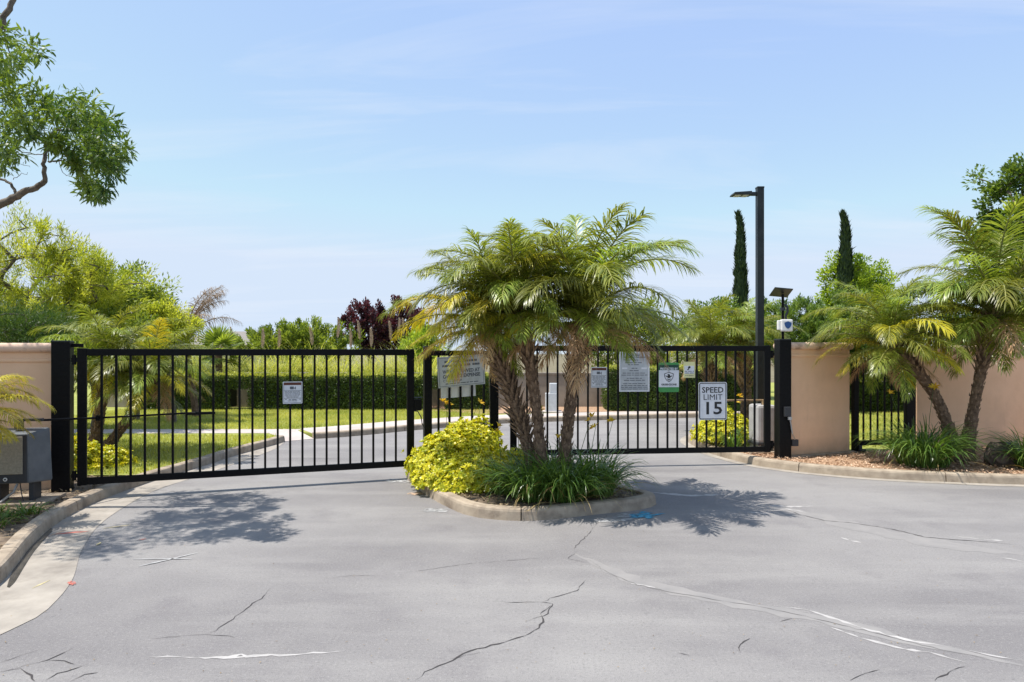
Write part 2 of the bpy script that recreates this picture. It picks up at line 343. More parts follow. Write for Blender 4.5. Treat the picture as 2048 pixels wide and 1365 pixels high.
def copy_tree(o, parent=None):
    c = o.copy(); C.objects.link(c); c.parent = parent
    for ch in [k for k in o.children]: copy_tree(ch, c)
    return c
def catmull(pts, step=0.15, closed=False):
    pts = [Vector((p[0], p[1], 0)) for p in pts]; n = len(pts); out = []
    rngi = range(n if closed else n - 1)
    for i in rngi:
        if closed: p0, p1, p2, p3 = pts[(i - 1) % n], pts[i], pts[(i + 1) % n], pts[(i + 2) % n]
        else: p0, p1, p2, p3 = pts[max(i - 1, 0)], pts[i], pts[i + 1], pts[min(i + 2, n - 1)]
        m = max(2, int((p2 - p1).length / step))
        for k in range(m):
            t = k / m
            out.append(0.5 * ((2 * p1) + (p2 - p0) * t + (2 * p0 - 5 * p1 + 4 * p2 - p3) * t * t + (3 * p1 - p0 - 3 * p2 + p3) * t ** 3))
    if not closed: out.append(pts[-1])
    return [(p.x, p.y) for p in out]
def offset_line(pts, d, closed=False):
    n = len(pts); out = []
    for i in range(n):
        a = Vector(pts[(i - 1) % n] if closed or i > 0 else pts[i]); b = Vector(pts[(i + 1) % n] if closed or i < n - 1 else pts[i])
        t = (b - a).normalized(); out.append((pts[i][0] - t.y * d, pts[i][1] + t.x * d))   # +d is to the left of travel
    return out
def inside(poly, X, Y):
    poly = np.asarray(poly); r = np.zeros(len(X), dtype=bool); n = len(poly)
    for i in range(n):
        x1, y1 = poly[i]; x2, y2 = poly[(i + 1) % n]
        c = ((y1 > Y) != (y2 > Y)) & (X < (x2 - x1) * (Y - y1) / (y2 - y1 + 1e-12) + x1)
        r ^= c
    return r

# foliage geometry ---------------------------------------------------------------
def unit(a): return a / (np.linalg.norm(a, axis=-1, keepdims=True) + 1e-9)
def leaf_geo(Pt, D, U, Ln, W, kind=4, fold=0.18):
    D = unit(D); S = unit(np.cross(D, U)); N = np.cross(S, D)
    Ln = Ln[:, None]; W = W[:, None]; n = len(Pt)
    if kind == 4:
        V = np.stack([Pt, Pt + D * Ln * .45 + S * W * .5 + N * W * fold, Pt + D * Ln - N * Ln * .08, Pt + D * Ln * .45 - S * W * .5 + N * W * fold], 1)
        f = np.arange(n)[:, None] * 4 + np.array([[0, 1, 2, 3]])
        return V.reshape(-1, 3), [f], 4
    V = np.stack([Pt, Pt + D * Ln * .3 + S * W * .5 + N * W * fold, Pt + D * Ln * .3 - S * W * .5 + N * W * fold,
                  Pt + D * Ln * .72 + S * W * .36 + N * (W * fold - Ln * .03), Pt + D * Ln * .72 - S * W * .36 + N * (W * fold - Ln * .03), Pt + D * Ln - N * Ln * .1], 1)
    b = np.arange(n)[:, None] * 6
    return V.reshape(-1, 3), [b + np.array([[0, 2, 1]]), b + np.array([[3, 4, 5]]), b + np.array([[1, 2, 4, 3]])], 6
def leaf_mesh(name, Pt, D, U, Ln, W, mat, kind=4, rnd=None, fold=0.18):
    V, f, k = leaf_geo(Pt, D, U, Ln, W, kind, fold)
    if rnd is None: rnd = rng.random(len(Pt))
    return np_mesh(name, V, f, np.repeat(rnd, k), [mat])
def strip_geo(Cl, Wd, Sd):
    """Cl (n,s,3) centrelines, Wd (n,s) widths, Sd (n,s,3) or (n,3) sideways"""
    n, s, _ = Cl.shape
    if Sd.ndim == 2: Sd = np.repeat(Sd[:, None, :], s, 1)
    V = np.stack([Cl - Sd * Wd[..., None] / 2, Cl + Sd * Wd[..., None] / 2], 2).reshape(-1, 3)
    b = (np.arange(n)[:, None] * (2 * s) + np.arange(s - 1)[None, :] * 2).reshape(-1, 1)
    return V, b + np.array([[0, 1, 3, 2]]), 2 * s
def rand_dirs(n):
    return unit(rng.normal(size=(n, 3)))

def arching(base, az, el0, length, droop, segs=5):
    """centrelines of blades that start at el0 and bend down by droop"""
    n = len(base); t = np.linspace(0, 1, segs + 1)
    pitch = el0[:, None] - droop[:, None] * t[None, :] ** 1.4
    st = length[:, None] / segs
    dx = np.cos(pitch) * st; dz = np.sin(pitch) * st
    r = np.concatenate([np.zeros((n, 1)), np.cumsum(dx[:, :-1], 1)], 1); z = np.concatenate([np.zeros((n, 1)), np.cumsum(dz[:, :-1], 1)], 1)
    Cl = np.stack([base[:, 0:1] + r * np.cos(az)[:, None], base[:, 1:2] + r * np.sin(az)[:, None], base[:, 2:3] + z], 2)
    side = np.stack([-np.sin(az), np.cos(az), np.zeros(n)], 1)
    return Cl, side

# ------------------------------------------------------------------ ground, road, kerbs
def sheet(name, poly, z, mat, kind='structure', parent=None, thick=0.0):
    mb = MB()
    if thick: mb.prism(poly, z - thick, z)
    else: mb.add([(x, y, z) for x, y in poly], [tuple(range(len(poly)))])
    o = mb.build(name, mat, parent)
    if parent is None: o['kind'] = kind
    return o
sheet('ground', [(-600, -200), (600, -200), (600, 900), (-600, 900)], -0.06, M['earth'])
road = sheet('road', [(-30, -12), (30, -12), (30, 20.6), (-30, 20.6)], 0.0, M['asphalt'])

left_line = catmull([(-3.95, -8), (-3.95, 2), (-3.88, 4.2), (-4.05, 5.34), (-4.62, 6.6), (-4.95, 7.5), (-5.13, 8.4), (-5.17, 9.2), (-5.15, 10.0), (-5.03, 11.1), (-4.96, 12.3), (-4.78, 13.5), (-4.72, 14.2)])
far_line = catmull([(-4.25, 14.65), (-3.5, 15.15), (-2.15, 16.45), (-0.35, 17.75), (1.3, 18.4), (2.7, 18.8), (4.46, 19.3), (6.6, 19.7), (6.9, 19.75)])
right_line = catmull([(6.7, 19.6), (5.9, 17.9), (4.6, 15.9), (3.95, 15.0), (3.66, 14.2), (3.6, 13.4), (3.64, 12.5), (3.80, 11.75), (3.97, 11.25), (4.12, 11.0), (4.45, 10.62), (4.87, 10.3), (5.4, 10.02), (6.2, 9.76), (7.2, 9.55), (9.5, 9.3), (16, 9.0), (30, 9.0)])
island_line = catmull([(-1.56, 10.1), (-1.3, 9.35), (-1.0, 8.62), (-.56, 7.83), (-.2, 7.57), (.27, 7.52), (.95, 7.80), (1.5, 8.04), (1.76, 8.32), (1.70, 8.58), (1.42, 8.98), (.95, 9.85), (.45, 10.9), (.15, 11.45), (-.4, 11.75), (-1.1, 11.4), (-1.5, 10.8)], closed=True)

def kerb(name, line, side, seglen, closed=False, h=0.13, w=0.15):
    """side +1: bed lies to the left of travel"""
    root = structure(name)
    if closed: line = line + [line[0]]
    nrm = offset_line(line, side * 1.0, False)
    if closed:
        a = Vector(line[1]) - Vector(line[-2]); a.normalize(); n0 = (line[0][0] - a.y * side, line[0][1] + a.x * side); nrm[0] = nrm[-1] = n0
    nv = [(Vector(b) - Vector(a)) for a, b in zip(line, nrm)]
    prof = [(0.0, -0.05), (0.0, 0.0), (0.012, h - 0.035), (0.022, h - 0.012), (0.045, h), (w - 0.01, h), (w, h - 0.01), (w, -0.05)]
    acc = 0.0; start = 0; i = 0; secs = []
    target = seglen * R.uniform(.7, 1.2)
    for i in range(1, len(line)):
        acc += (Vector(line[i]) - Vector(line[i - 1])).length
        if acc > target or i == len(line) - 1:
            secs.append((start, i)); start = i; acc = 0; target = seglen * R.uniform(.8, 1.25)
    for a, b in secs:
        mb = MB(); vs = []; m = len(prof)
        idx = list(range(a, b + 1))
        for j in idx:
            p = Vector(line[j])
            if j == a and not (a == 0 and not closed): p = p + (Vector(line[j + 1]) - p).normalized() * 0.013
            for u, z in prof:
                wob = 0.004 * mnoise.noise((p.x * 2.3, p.y * 2.3, u * 9))
                q = p + nv[j] * (u + wob); vs.append((q.x, q.y, z + 0.6 * wob * (z > 0)))
        fs = []
        for k in range(len(idx) - 1):
            for e in range(m - 1): fs.append((k * m + e, k * m + e + 1, (k + 1) * m + e + 1, (k + 1) * m + e))
        fs.append(tuple(range(m))); fs.append(tuple((len(idx) - 1) * m + e for e in range(m))[::-1])
        mb.add(vs, fs); mb.build('kerb_section', M['concrete'], root)
    return root
kerb('left_kerb', left_line, 1, 2.2)
kerb('far_kerb', far_line, 1, 2.6)
kerb('right_kerb', right_line, 1, 2.3)
kerb('island_kerb', island_line, 1, 1.7, closed=True)

# gutter pan along the left kerb, its road edge read off the photograph
gut_edge = catmull([(-4.72, 14.2), (-4.55, 13.0), (-4.62, 11.2), (-4.72, 10.0), (-4.78, 9.05), (-4.50, 7.56), (-4.08, 6.5), (-3.60, 5.6), (-3.40, 5.1), (-3.32, 4.76), (-3.36, 4.4), (-3.4, 3.2), (-3.4, -8)])
sheet('gutter', offset_line(left_line, 0.03) + gut_edge, 0.004, M['gutter'])
right_gut = offset_line(right_line, -0.16)
sheet('gutter', offset_line(right_line, 0.03)[30:] + right_gut[30:][::-1], 0.004, M['gutter'])
ii = offset_line(island_line, -0.05, True)
# beds and lawns
left_back = offset_line(left_line, 0.14)
bed_l = [p for p in left_back if p[1] <= 9.75]
sheet('planting_bed', bed_l + [(-30, 9.75), (-30, -8)], 0.10, M['soil'], thick=0.14)
lawn_edge = [p for p in left_back if p[1] > 9.75] + [(-5.28, 14.79), (-4.79, 15.24)] + offset_line(far_line, 0.14)
far_lawn = lawn_edge + [(7.2, 40), (-45, 40), (-45, 9.757), (lawn_edge[0][0], 9.757)]
sheet('lawn', far_lawn, 0.105, M['lawn'], thick=0.14)
rb = offset_line(right_line, 0.14)
front_bed = [p for p in rb if p[1] < 11.9 and p[0] > 3.5]
sheet('planting_bed', front_bed + [(30, 14.2), (9.5, 13.1), (5.9, 12.05), (4.0, 12.1)], 0.10, M['mulch'], thick=0.14)
back_r = [p for p in rb if p[1] >= 12.1]
sheet('lawn', back_r + [(4.0, 12.103), (5.9, 12.053), (9.5, 13.103), (30, 14.203), (45, 40), (7.203, 40)], 0.105, M['lawn'], thick=0.14)
sheet('planting_bed', offset_line(island_line, 0.14, True), 0.10, M['soil'], thick=0.14)
# pavements beyond the gate
sheet('pavement', [(-4.80, 15.23), (-4.78, 15.55), (-14, 15.5), (-30, 16.5), (-30, 15.6), (-14, 14.72), (-5.29, 14.78)], 0.112, M['walk'], thick=0.03)
fo = offset_line(far_line, 0.145); fo2 = offset_line(far_line, 1.25)
sheet('pavement', fo + fo2[::-1], 0.112, M['walk'], thick=0.03)
mb = MB(); rp = [(-4.74, 14.2), (-4.25, 14.65), (-4.79, 15.24), (-5.28, 14.79)]
zs = (0.008, 0.008, 0.122, 0.122)
mb.add([(p[0], p[1], z) for p, z in zip(rp, zs)] + [(p[0], p[1], -.04) for p in rp], [(0, 1, 2, 3), (7, 6, 5, 4)] + [(k, 4 + k, 4 + (k + 1) % 4, (k + 1) % 4) for k in range(4)])
mb.build('kerb_ramp', M['walk'], kind='structure')
sheet('planting_bed', [(0.6, 19.7), (3.0, 20.15), (6.5, 20.9), (6.5, 24), (-2.6, 24), (-2.6, 20.6), (-0.8, 19.4)], 0.118, M['mulch'], thick=0.03)

# ------------------------------------------------------------------ road marks: cracks, fillers, sprayed paint
def ribbon(name, px, w, mat, z=0.004, rough=0.0, taper=True, sub=10, wj=0.4, seed=0):
    rr = random.Random(seed * 7 + int(px[0][0]))
    pts = [Vector(G(x, y)) for x, y in px]; line = []
    for a, b in zip(pts[:-1], pts[1:]):
        n = max(2, int((b - a).length * sub))
        for k in range(n): line.append(a.lerp(b, k / n))
    line.append(pts[-1])
    L_, R_ = [], []; n = len(line); drift = Vector((0, 0))
    for i, p in enumerate(line):
        t = (line[min(i + 1, n - 1)] - line[max(i - 1, 0)]).normalized(); s = Vector((-t.y, t.x))
        q = p + s * rr.gauss(0, rough) if 0 < i < n - 1 else p
        ww = w * (1 + rr.uniform(-wj, wj)) / 2
        if taper: ww *= min(1.0, 4.0 * min(i + 0.15, n - 1 - i + 0.15) / n + 0.1)
        L_.append(q + s * ww); R_.append(q - s * ww)
    m = MB(); m.add([(p.x, p.y, z) for p in L_] + [(p.x, p.y, z) for p in R_], [(i, i + 1, n + i + 1, n + i) for i in range(n - 1)])
    return m.build(name, mat, road)
def blot(name, cx, cy, rx, ry, mat, seed=1, z=0.0035, n=26, spiky=0.45):
    rr = random.Random(seed); m = MB()
    for k in range(46):                                             # many thin overlapping sweeps of the spray can
        a = rr.uniform(0, 6.28); q = rr.random() ** .6; px, py = cx + rx * q * math.cos(a), cy + ry * q * math.sin(a)
        l, w_ = rr.uniform(.1, .45) * rx, rr.uniform(.05, .22) * ry; t = rr.uniform(-.25, .1)
        c4 = [G(px - l, py - t * l), G(px - l * .1, py + w_), G(px + l, py + t * l), G(px + l * .2, py - w_)]
        zz_ = z + k * 2e-5; m.add([(x, y, zz_) for x, y in c4], [(0, 1, 2, 3)])
    return m.build(name, mat, road)
K = lambda px, w=0.010, s=0: ribbon('crack', px, w * .62, M['crack'], 0.0028, 0.006, True, 22, 0.8, s)
K([(830, 1362), (850, 1345), (905, 1322), (940, 1302), (1010, 1285), (1062, 1268), (1088, 1245), (1080, 1228), (1108, 1210)], 0.014, 1)
K([(1052, 1243), (1095, 1228), (1105, 1208), (1080, 1204), (1030, 1206), (985, 1204)], 0.009, 2)
K([(1085, 1204), (1120, 1192), (1155, 1182), (1172, 1160)], 0.008, 3)
K([(1148, 1104), (1152, 1092), (1178, 1068), (1190, 1052)], 0.008, 4)
K([(760, 1152), (840, 1142), (940, 1128), (1040, 1120), (1124, 1114)], 0.006, 5)
K([(410, 1270), (430, 1262), (480, 1228), (520, 1198), (542, 1176)], 0.010, 6)
K([(300, 1278), (370, 1273), (410, 1270), (460, 1272), (470, 1277)], 0.007, 7)
K([(30, 1338), (95, 1322), (120, 1310), (148, 1296)], 0.010, 8)
K([(0, 1326), (45, 1312), (80, 1300)], 0.008, 9); K([(90, 1362), (115, 1348), (150, 1338), (178, 1328)], 0.010, 10)
K([(1565, 1016), (1600, 1030), (1650, 1042), (1715, 1048), (1790, 1060), (1850, 1075), (1905, 1080), (1990, 1086), (2047, 1092)], 0.020, 11)
K([(1168, 1115), (1220, 1148), (1275, 1170), (1340, 1185), (1440, 1202), (1540, 1218), (1640, 1240), (1760, 1270), (1880, 1300), (2000, 1322), (2047, 1332)], 0.006, 12)
K([(1870, 1362), (1900, 1345), (1930, 1334)], 0.012, 13); K([(1480, 1304), (1478, 1290), (1500, 1278)], 0.010, 14)
K([(1560, 1244), (1584, 1238)], 0.008, 15); K([(640, 1160), (700, 1152), (760, 1152)], 0.005, 16)
K([(1160, 1100), (1135, 1118), (1175, 1126)], 0.006, 17); K([(1700, 1362), (1720, 1350), (1760, 1340)], 0.008, 18)
K([(0, 1345), (40, 1338), (62, 1352), (70, 1364)], 0.012, 20); K([(140, 1364), (170, 1350), (196, 1346)], 0.010, 21); K([(95, 1322), (130, 1322), (150, 1330)], 0.008, 22)
K([(900, 1318), (935, 1312), (960, 1306)], 0.006, 23); K([(1190, 1052), (1215, 1030)], 0.006, 24); K([(1355, 1306), (1380, 1312)], 0.012, 25)
K([(560, 920), (600, 917), (650, 918), (700, 919)], 0.014, 19)
S_ = lambda px, w, s=0: ribbon('filler_band', px, w, M['sealant'], 0.0012, 0.010, True, 9, 0.35, s)
S_([(1150, 1108), (1275, 1165), (1440, 1202), (1640, 1238), (1800, 1278), (2047, 1332)], 0.17, 1)
S_([(1540, 1012), (1640, 1035), (1790, 1072), (1900, 1092), (2047, 1110)], 0.32, 2)
Wp = lambda px, w, s=0: ribbon('peeled_edge', px, w * .62, M['pale_peel'], 0.0020, 0.006, True, 22, 0.95, s)
Wp([(1548, 1212), (1620, 1222), (1690, 1245), (1740, 1262), (1830, 1284), (1905, 1294)], 0.035, 1)
Wp([(1630, 1252), (1660, 1254), (1720, 1276), (1810, 1300), (1860, 1306), (1940, 1328)], 0.035, 2)
Wp([(1930, 1300), (1980, 1310), (2047, 1322)], 0.02, 3); Wp([(1262, 1168), (1290, 1172), (1310, 1176)], 0.05, 4)
Wp([(1535, 1012), (1580, 1014), (1628, 1013)], 0.07, 5); Wp([(1570, 1018), (1615, 1026)], 0.05, 6)
Wp([(1490, 1024), (1530, 1028), (1545, 1027)], 0.07, 7); Wp([(1680, 1075), (1700, 1082), (1722, 1086)], 0.05, 8)
Wp([(1915, 1074), (1970, 1080), (2020, 1083)], 0.05, 9); Wp([(1985, 1115), (2020, 1118), (2047, 1124)], 0.04, 10)
Wp([(1300, 985), (1380, 992), (1450, 990)], 0.10, 11)
Wp([(300, 1314), (430, 1316), (560, 1312), (690, 1303)], 0.03, 12); ribbon('tyre_scrape', [(420, 1317), (480, 1314), (560, 1311)], 0.026, M['pale_peel'], 0.0024, 0.012, True, 26, 0.95, 5)
ribbon('surveyor_mark', [(265, 1120), (330, 1119), (384, 1119)], 0.018, M['white_paint'], 0.0060, 0.002, True, 10, 0.5, 1)
ribbon('surveyor_mark', [(278, 1134), (340, 1120), (395, 1107)], 0.022, M['white_paint'], 0.0060, 0.002, True, 10, 0.5, 2)
for q, (a, b, rx, ry) in enumerate([(872, 1021, 26, 4), (800, 963, 30, 4), (1225, 1040, 42, 5), (1255, 1032, 20, 4)]): blot('paint_splash', a, b, rx, ry, M['white_paint'], 20 + q)
blot('paint_splash', 1290, 1031, 30, 7, M['blue_paint'], 31, 0.0050)
blot('paint_splash', 830, 988, 16, 3, M['orange_paint'], 32); blot('paint_splash', 143, 1168, 8, 4, M['red_paint'], 33, 0.0062)
ribbon('surveyor_mark', [(110, 1070), (150, 1066), (178, 1064)], 0.035, M['red_paint'], 0.0060, 0.004, True, 10, 0.5, 6)
ribbon('surveyor_mark', [(65, 1178), (100, 1162)], 0.022, M['yellow_paint'], 0.0060, 0.002, True, 10, 0.2, 7)
ribbon('surveyor_mark', [(193, 1092), (202, 1086)], 0.03, M['yellow_paint'], 0.0060, 0.002, True, 10, 0.2, 8)
ribbon('surveyor_mark', [(205, 1058), (262, 1051)], 0.02, M['yellow_paint'], 0.0060, 0.002, True, 10, 0.3, 9)
ribbon('surveyor_mark', [(92, 1076), (130, 1062)], 0.04, M['orange_paint'], 0.0060, 0.004, True, 10, 0.4, 10)
ribbon('surveyor_mark', [(278, 1081), (292, 1079)], 0.03, M['red_paint'], 0.0060, 0.002, True, 10, 0.3, 11)
m_ = MB(); pud = catmull([G(x, y) for x, y in [(14, 1176), (30, 1134), (50, 1100), (76, 1074), (100, 1058), (104, 1064), (84, 1086), (66, 1108), (48, 1136), (28, 1168)]], 0.05, True)
m_.add([(x, y, 0.008) for x, y in pud], [tuple(range(len(pud)))]); m_.build('puddle', M['water'], kind='structure')
# scattered pebbles and leaf crumbs on the asphalt
n = 170; gx = rng.uniform(0, 2048, n); gy = 960 + 405 * rng.random(n) ** 0.8
pp = np.array([(*G(x, y), 0.006) for x, y in zip(gx, gy)])
o = link('grit', leaf_mesh('grit', pp, rand_dirs(n) * [1, 1, .1], np.tile([0, 0, 1.], (n, 1)), rng.uniform(.008, .022, n), rng.uniform(.005, .010, n), M['litter'], rnd=rng.random(n)), kind='stuff')

# ------------------------------------------------------------------ stucco walls
def stucco_wall(name, label, a, b, z0, ztop, thick, group=None, ends=(True, True)):
    A, B = Vector(a), Vector(b); d = B - A; ln = d.length; ang = math.atan2(d.y, d.x)
    root = thing(name, label, 'wall', (a[0], a[1], 0), ang, group)
    mb = MB(); mb.box((ln / 2, thick / 2, (z0 + ztop - 0.06) / 2 - 0.1), (ln, thick, ztop - 0.06 - z0 + 0.2)); mb.build('wall_body', M['stucco'], root, 0.02)
    e = 0.055
    mb = MB(); mb.box((ln / 2, thick / 2, ztop - 0.225), (ln + 0.03, thick + 0.04, 0.05)); mb.build('moulding_band', M['stucco'], root, 0.015)
    prof = []
    for k in range(9):
        an = -math.pi / 2 + math.pi * k / 8
        prof.append((-e * math.cos(an) * 0.9 - 0.012, ztop - 0.065 + 0.06 * math.sin(an)))
    prof2 = [(thick - y, z) for y, z in prof][::-1]
    pr = prof + prof2; m = len(pr); vs = []
    xs = [-0.045, -0.03, 0.0, ln, ln + 0.03, ln + 0.045]; sc = [0.75, 0.94, 1, 1, 0.94, 0.75]
    for x, s in zip(xs, sc):
        for y, z in pr: vs.append((x, thick / 2 + (y - thick / 2) * (1 - (1 - s) * .25), ztop - 0.065 + (z - ztop + 0.065) * s))
    fs = [(k * m + e_, k * m + (e_ + 1) % m, (k + 1) * m + (e_ + 1) % m, (k + 1) * m + e_) for k in range(len(xs) - 1) for e_ in range(m)]
    fs += [tuple(range(m)), tuple((len(xs) - 1) * m + k for k in range(m))[::-1]]
    mb = MB(); mb.add(vs, fs); mb.build('wall_cap', M['cap'], root, smooth=True)
    return root
stucco_wall('entrance_wall', 'low pink stucco wall with rounded cap behind the gate motor box', (-12.0, 7.6), (-5.86, 8.78), 0.1, 1.98, 0.30)
stucco_wall('entrance_wall', 'short peach stucco wall between the gate post and walkway gate', (4.69, 11.465), (5.93, 11.98), 0.1, 2.03, 0.32)
stucco_wall('entrance_wall', 'long peach stucco wall behind the leaning palms', (7.36, 12.42), (15.5, 14.6), 0.1, 1.99, 0.20)
mb = MB(); mb.box((5.2, 11.61, 0.115), (1.7, 0.10, 0.04), math.radians(22.5)); mb.build('mowing_strip', M['concrete'], kind='structure', bevel=0.006)
# block wall behind the far hedges
bw = thing('block_wall', 'grey brown block wall behind the clipped hedges', 'wall', (0, 21.9, 0))
mb = MB(); mb.box((-2.5, 0.1, 0.62), (21.0, 0.2, 1.05)); mb.build('wall_body', M['greywall'], bw, 0.01)
mb = MB(); mb.box((-2.5, 0.1, 1.18), (21.1, 0.26, 0.07)); mb.build('wall_cap', M['greywall'], bw, 0.01)

# ------------------------------------------------------------------ gates
LG0, LG1 = Vector((-5.50, 8.64)), Vector((-1.45, 10.10))
RG0, RG1 = Vector((-0.03, 10.86)), Vector((4.28, 11.32))
def on_line(A, B, x, y):
    k = (x - 1024) / F; d = B - A; s = (k * A.y - A.x) / (d.x - k * d.y)
    Y = A.y + s * d.y; return s * d.length, H - (y - HY) * Y / F
_mesh_cache = {}
def bar_mesh(w, dpt, h, mat, bevel=0.004):
    k = (round(w, 4), round(dpt, 4), round(h, 4), mat.name)
    if k not in _mesh_cache:
        mb = MB(); mb.box((0, 0, h / 2), (w, dpt, h)); _mesh_cache[k] = mb.mesh('bar', mat, bevel)
    return _mesh_cache[k]
def gate(name, label, A, B, zb, zt, npick, hinge_end):
    d = B - A; ln = d.length; root = thing(name, label, 'gate', (A.x, A.y, 0), math.atan2(d.y, d.x))
    sw = 0.105; rh = 0.088
    for nm, zc in (('top_rail', zt - rh / 2), ('bottom_rail', zb + rh / 2)):
        mb = MB(); mb.box((ln / 2, 0, zc), (ln - 2 * sw, 0.048, rh)); mb.build(nm, M['black'], root, 0.005)
    for x in (sw / 2, ln - sw / 2):
        link('stile', bar_mesh(sw, 0.052, zt - zb + 0.012, M['black'], 0.006), root, (x, 0, zb - 0.006))
    inner = ln - 2 * sw; ph = zt - zb - 2 * rh
    me = bar_mesh(0.029, 0.026, ph + 0.004, M['black'], 0.003)
    for k in range(npick):
        link('picket', me, root, (sw + inner * (k + 1) / (npick + 1), 0, zb + rh - 0.002))
    hx = 0 if hinge_end == 0 else ln
    for z in (zb + 0.12, zt - 0.14):
        mb = MB(); s = -1 if hinge_end == 0 else 1
        mb.tube([(hx + s * 0.035, 0, z - 0.06), (hx + s * 0.035, 0, z + 0.06)], 0.024, 10)
        mb.box((hx + s * 0.03, 0, z), (0.07, 0.03, 0.05)); mb.build('hinge', M['black'], root)
    return root
lg = gate('driveway_gate', 'black steel bar gate with a long motor arm, closed', LG0, LG1, 0.175, 1.90, 24, 0)
rg = gate('driveway_gate', 'black steel bar gate with a speed limit sign, closed', RG0, RG1, 0.21, 1.965, 24, 1)
lang = math.atan2((LG1 - LG0).y, (LG1 - LG0).x); rang = math.atan2((RG1 - RG0).y, (RG1 - RG0).x)
# latch parts on the free end of the left gate
lx = (LG1 - LG0).length
mb = MB(); mb.box((lx + 0.055, 0, 1.08), (0.11, 0.07, 0.17)); mb.box((lx + 0.06, 0, 1.185), (0.13, 0.09, 0.012)); mb.build('latch_box', M['black'], lg, 0.006)
mb = MB(); mb.tube([(lx, -0.02, 0.99), (lx + .05, -0.03, 0.985), (lx + .10, -0.03, 0.90), (lx + .115, -0.03, 0.80), (lx + .15, -0.02, 0.74)], 0.008, 6); mb.build('cable', M['op_dark'], lg)
mb = MB()
def post(name, label, x, d, w, zt, rz, cap=True, z0=0.05):
    root = thing(name, label, 'gate post', (x, d, 0), rz)
    m = MB(); m.box((0, 0, (z0 + zt) / 2), (w, w, zt - z0)); m.build('shaft', M['black'], root, 0.008)
    if cap: m = MB(); m.box((0, 0, zt + 0.008), (w * 1.04, w * 1.04, 0.022)); m.build('post_cap', M['pole'], root, 0.008)
    return root
lp = post('gate_post', 'wide black steel gate post against the pink stucco wall', -5.70, 8.66, 0.205, 1.985, lang)
mb = MB(); mb.box((0.16, 0, 1.945), (0.14, 0.03, 0.045)); mb.build('hinge_bracket', M['black'], lp, 0.004)
post('gate_post', 'slim black latch post rising from the golden shrub beside the tow sign', -1.265, 10.22, 0.115, 1.93, lang)
post('gate_post', 'black post behind the shaggy palm trunk', -0.285, 10.82, 0.135, 2.0, rang)
rp_ = post('gate_post', 'tall black gate post beside the peach stucco wall', 4.50, 11.35, 0.20, 2.06, rang)
mb = MB(); mb.box((0.02, -0.12, 0.88), (0.11, 0.05, 0.16)); mb.build('lock_box', M['op_dark'], rp_, 0.006)
mb = MB(); mb.box((0.05, -0.135, 0.77), (0.06, 0.04, 0.05)); mb.build('conduit_fitting', M['steel'], rp_, 0.004)
mb = MB(); mb.tube([(0.06, -0.13, 0.75), (0.10, -0.13, 0.52), (0.16, -0.10, 0.42)], 0.011, 8); mb.build('conduit', M['steel'], rp_)
mb = MB(); mb.box((0.175, -0.055, 0.36), (0.11, 0.07, 0.11)); mb.build('junction_box', M['op_dark'], rp_, 0.005)

# fixed panel between the island posts, with pickets
fa, fb = Vector((-1.265, 10.22)), Vector((-0.285, 10.82)); fd = fb - fa; fl = fd.length; fang = math.atan2(fd.y, fd.x)
fp = thing('fence_panel', 'narrow fixed black bar panel above the golden shrub', 'fence', (fa.x, fa.y, 0), fang)
for nm, z in (('top_rail', 1.845), ('bottom_rail', 0.22)):
    mb = MB(); mb.box((fl / 2, 0, z), (fl - 0.13, 0.045, 0.08)); mb.build(nm, M['black'], fp, 0.004)
for x in (877, 899, 921, 944, 967.5):
    s, _ = on_line(fa, fb, x, 800); link('picket', bar_mesh(0.029, 0.026, 1.56, M['black'], 0.003), fp, (s, 0, 0.25))

# motor arm and operator, left
def gloc(root, s, off, z): return root.matrix_basis @ Vector((s, off, z))
op = thing('gate_operator', 'dark grey gate motor box with beige front panel and long thin arm', 'gate motor', (-5.74, 7.98, 0.1), math.radians(12))
mb = MB()
mb.add([(-.30, -.17, .25), (.16, -.17, .25), (.27, .17, .22), (-.30, .17, .22), (-.30, -.17, .82), (.14, -.17, .82), (.24, .17, .86), (-.30, .17, .86)],
       [(0, 1, 2, 3), (4, 5, 6, 7), (0, 1, 5, 4), (1, 2, 6, 5), (2, 3, 7, 6), (3, 0, 4, 7)])
mb.build('housing', M['op_grey'], op, 0.025)
mb = MB(); mb.box((-.075, -.178, .535), (.43, .02, .55)); fr = mb.build('front_frame', M['op_dark'], op, 0.008)
mb = MB(); mb.box((-.078, -.192, .575), (.36, .012, .43)); mb.build('front_panel', M['op_panel'], op, 0.006)
mb = MB(); ring = [(-.075 + .021 * math.cos(a), .305 + .021 * math.sin(a)) for a in np.linspace(0, 2 * math.pi, 17)[:-1]]; mb.plate(ring, -.196, -.187); mb.build('lock_ring', M['white_plastic'], op)
mb = MB(); ring = [(-.075 + .011 * math.cos(a), .305 + .011 * math.sin(a)) for a in np.linspace(0, 2 * math.pi, 13)[:-1]]; mb.plate(ring, -.199, -.194); mb.build('keyhole', M['ink'], op)
mb = MB(); mb.tube([(-.02, 0, .86), (-.02, 0, .97)], .05, 12); mb.box((.10, -.0, .965), (.26, .06, .03)); mb.build('crank', M['op_dark'], op, 0.004)
for x in (-.2, .14):
    mb = MB(); mb.box((x, 0.02, .11), (.05, .2, .26)); mb.build('stand_leg', M['op_dark'], op, 0.004)
mb = MB(); mb.box((-.03, .05, -.0), (.75, .6, .07)); mb.build('pad', M['concrete'], op, 0.01)
mb = MB(); mb.tube([(.0, -.08, .24), (-.02, -.12, .15), (-.12, -.2, .05), (-.16, -.22, -.03)], .014, 8); mb.build('conduit', M['steel'], op)
mb = MB(); mb.tube([(.03, -.09, .24), (.06, -.12, .12), (.10, -.14, -.02)], .006, 6); mb.build('cable', M['op_dark'], op)

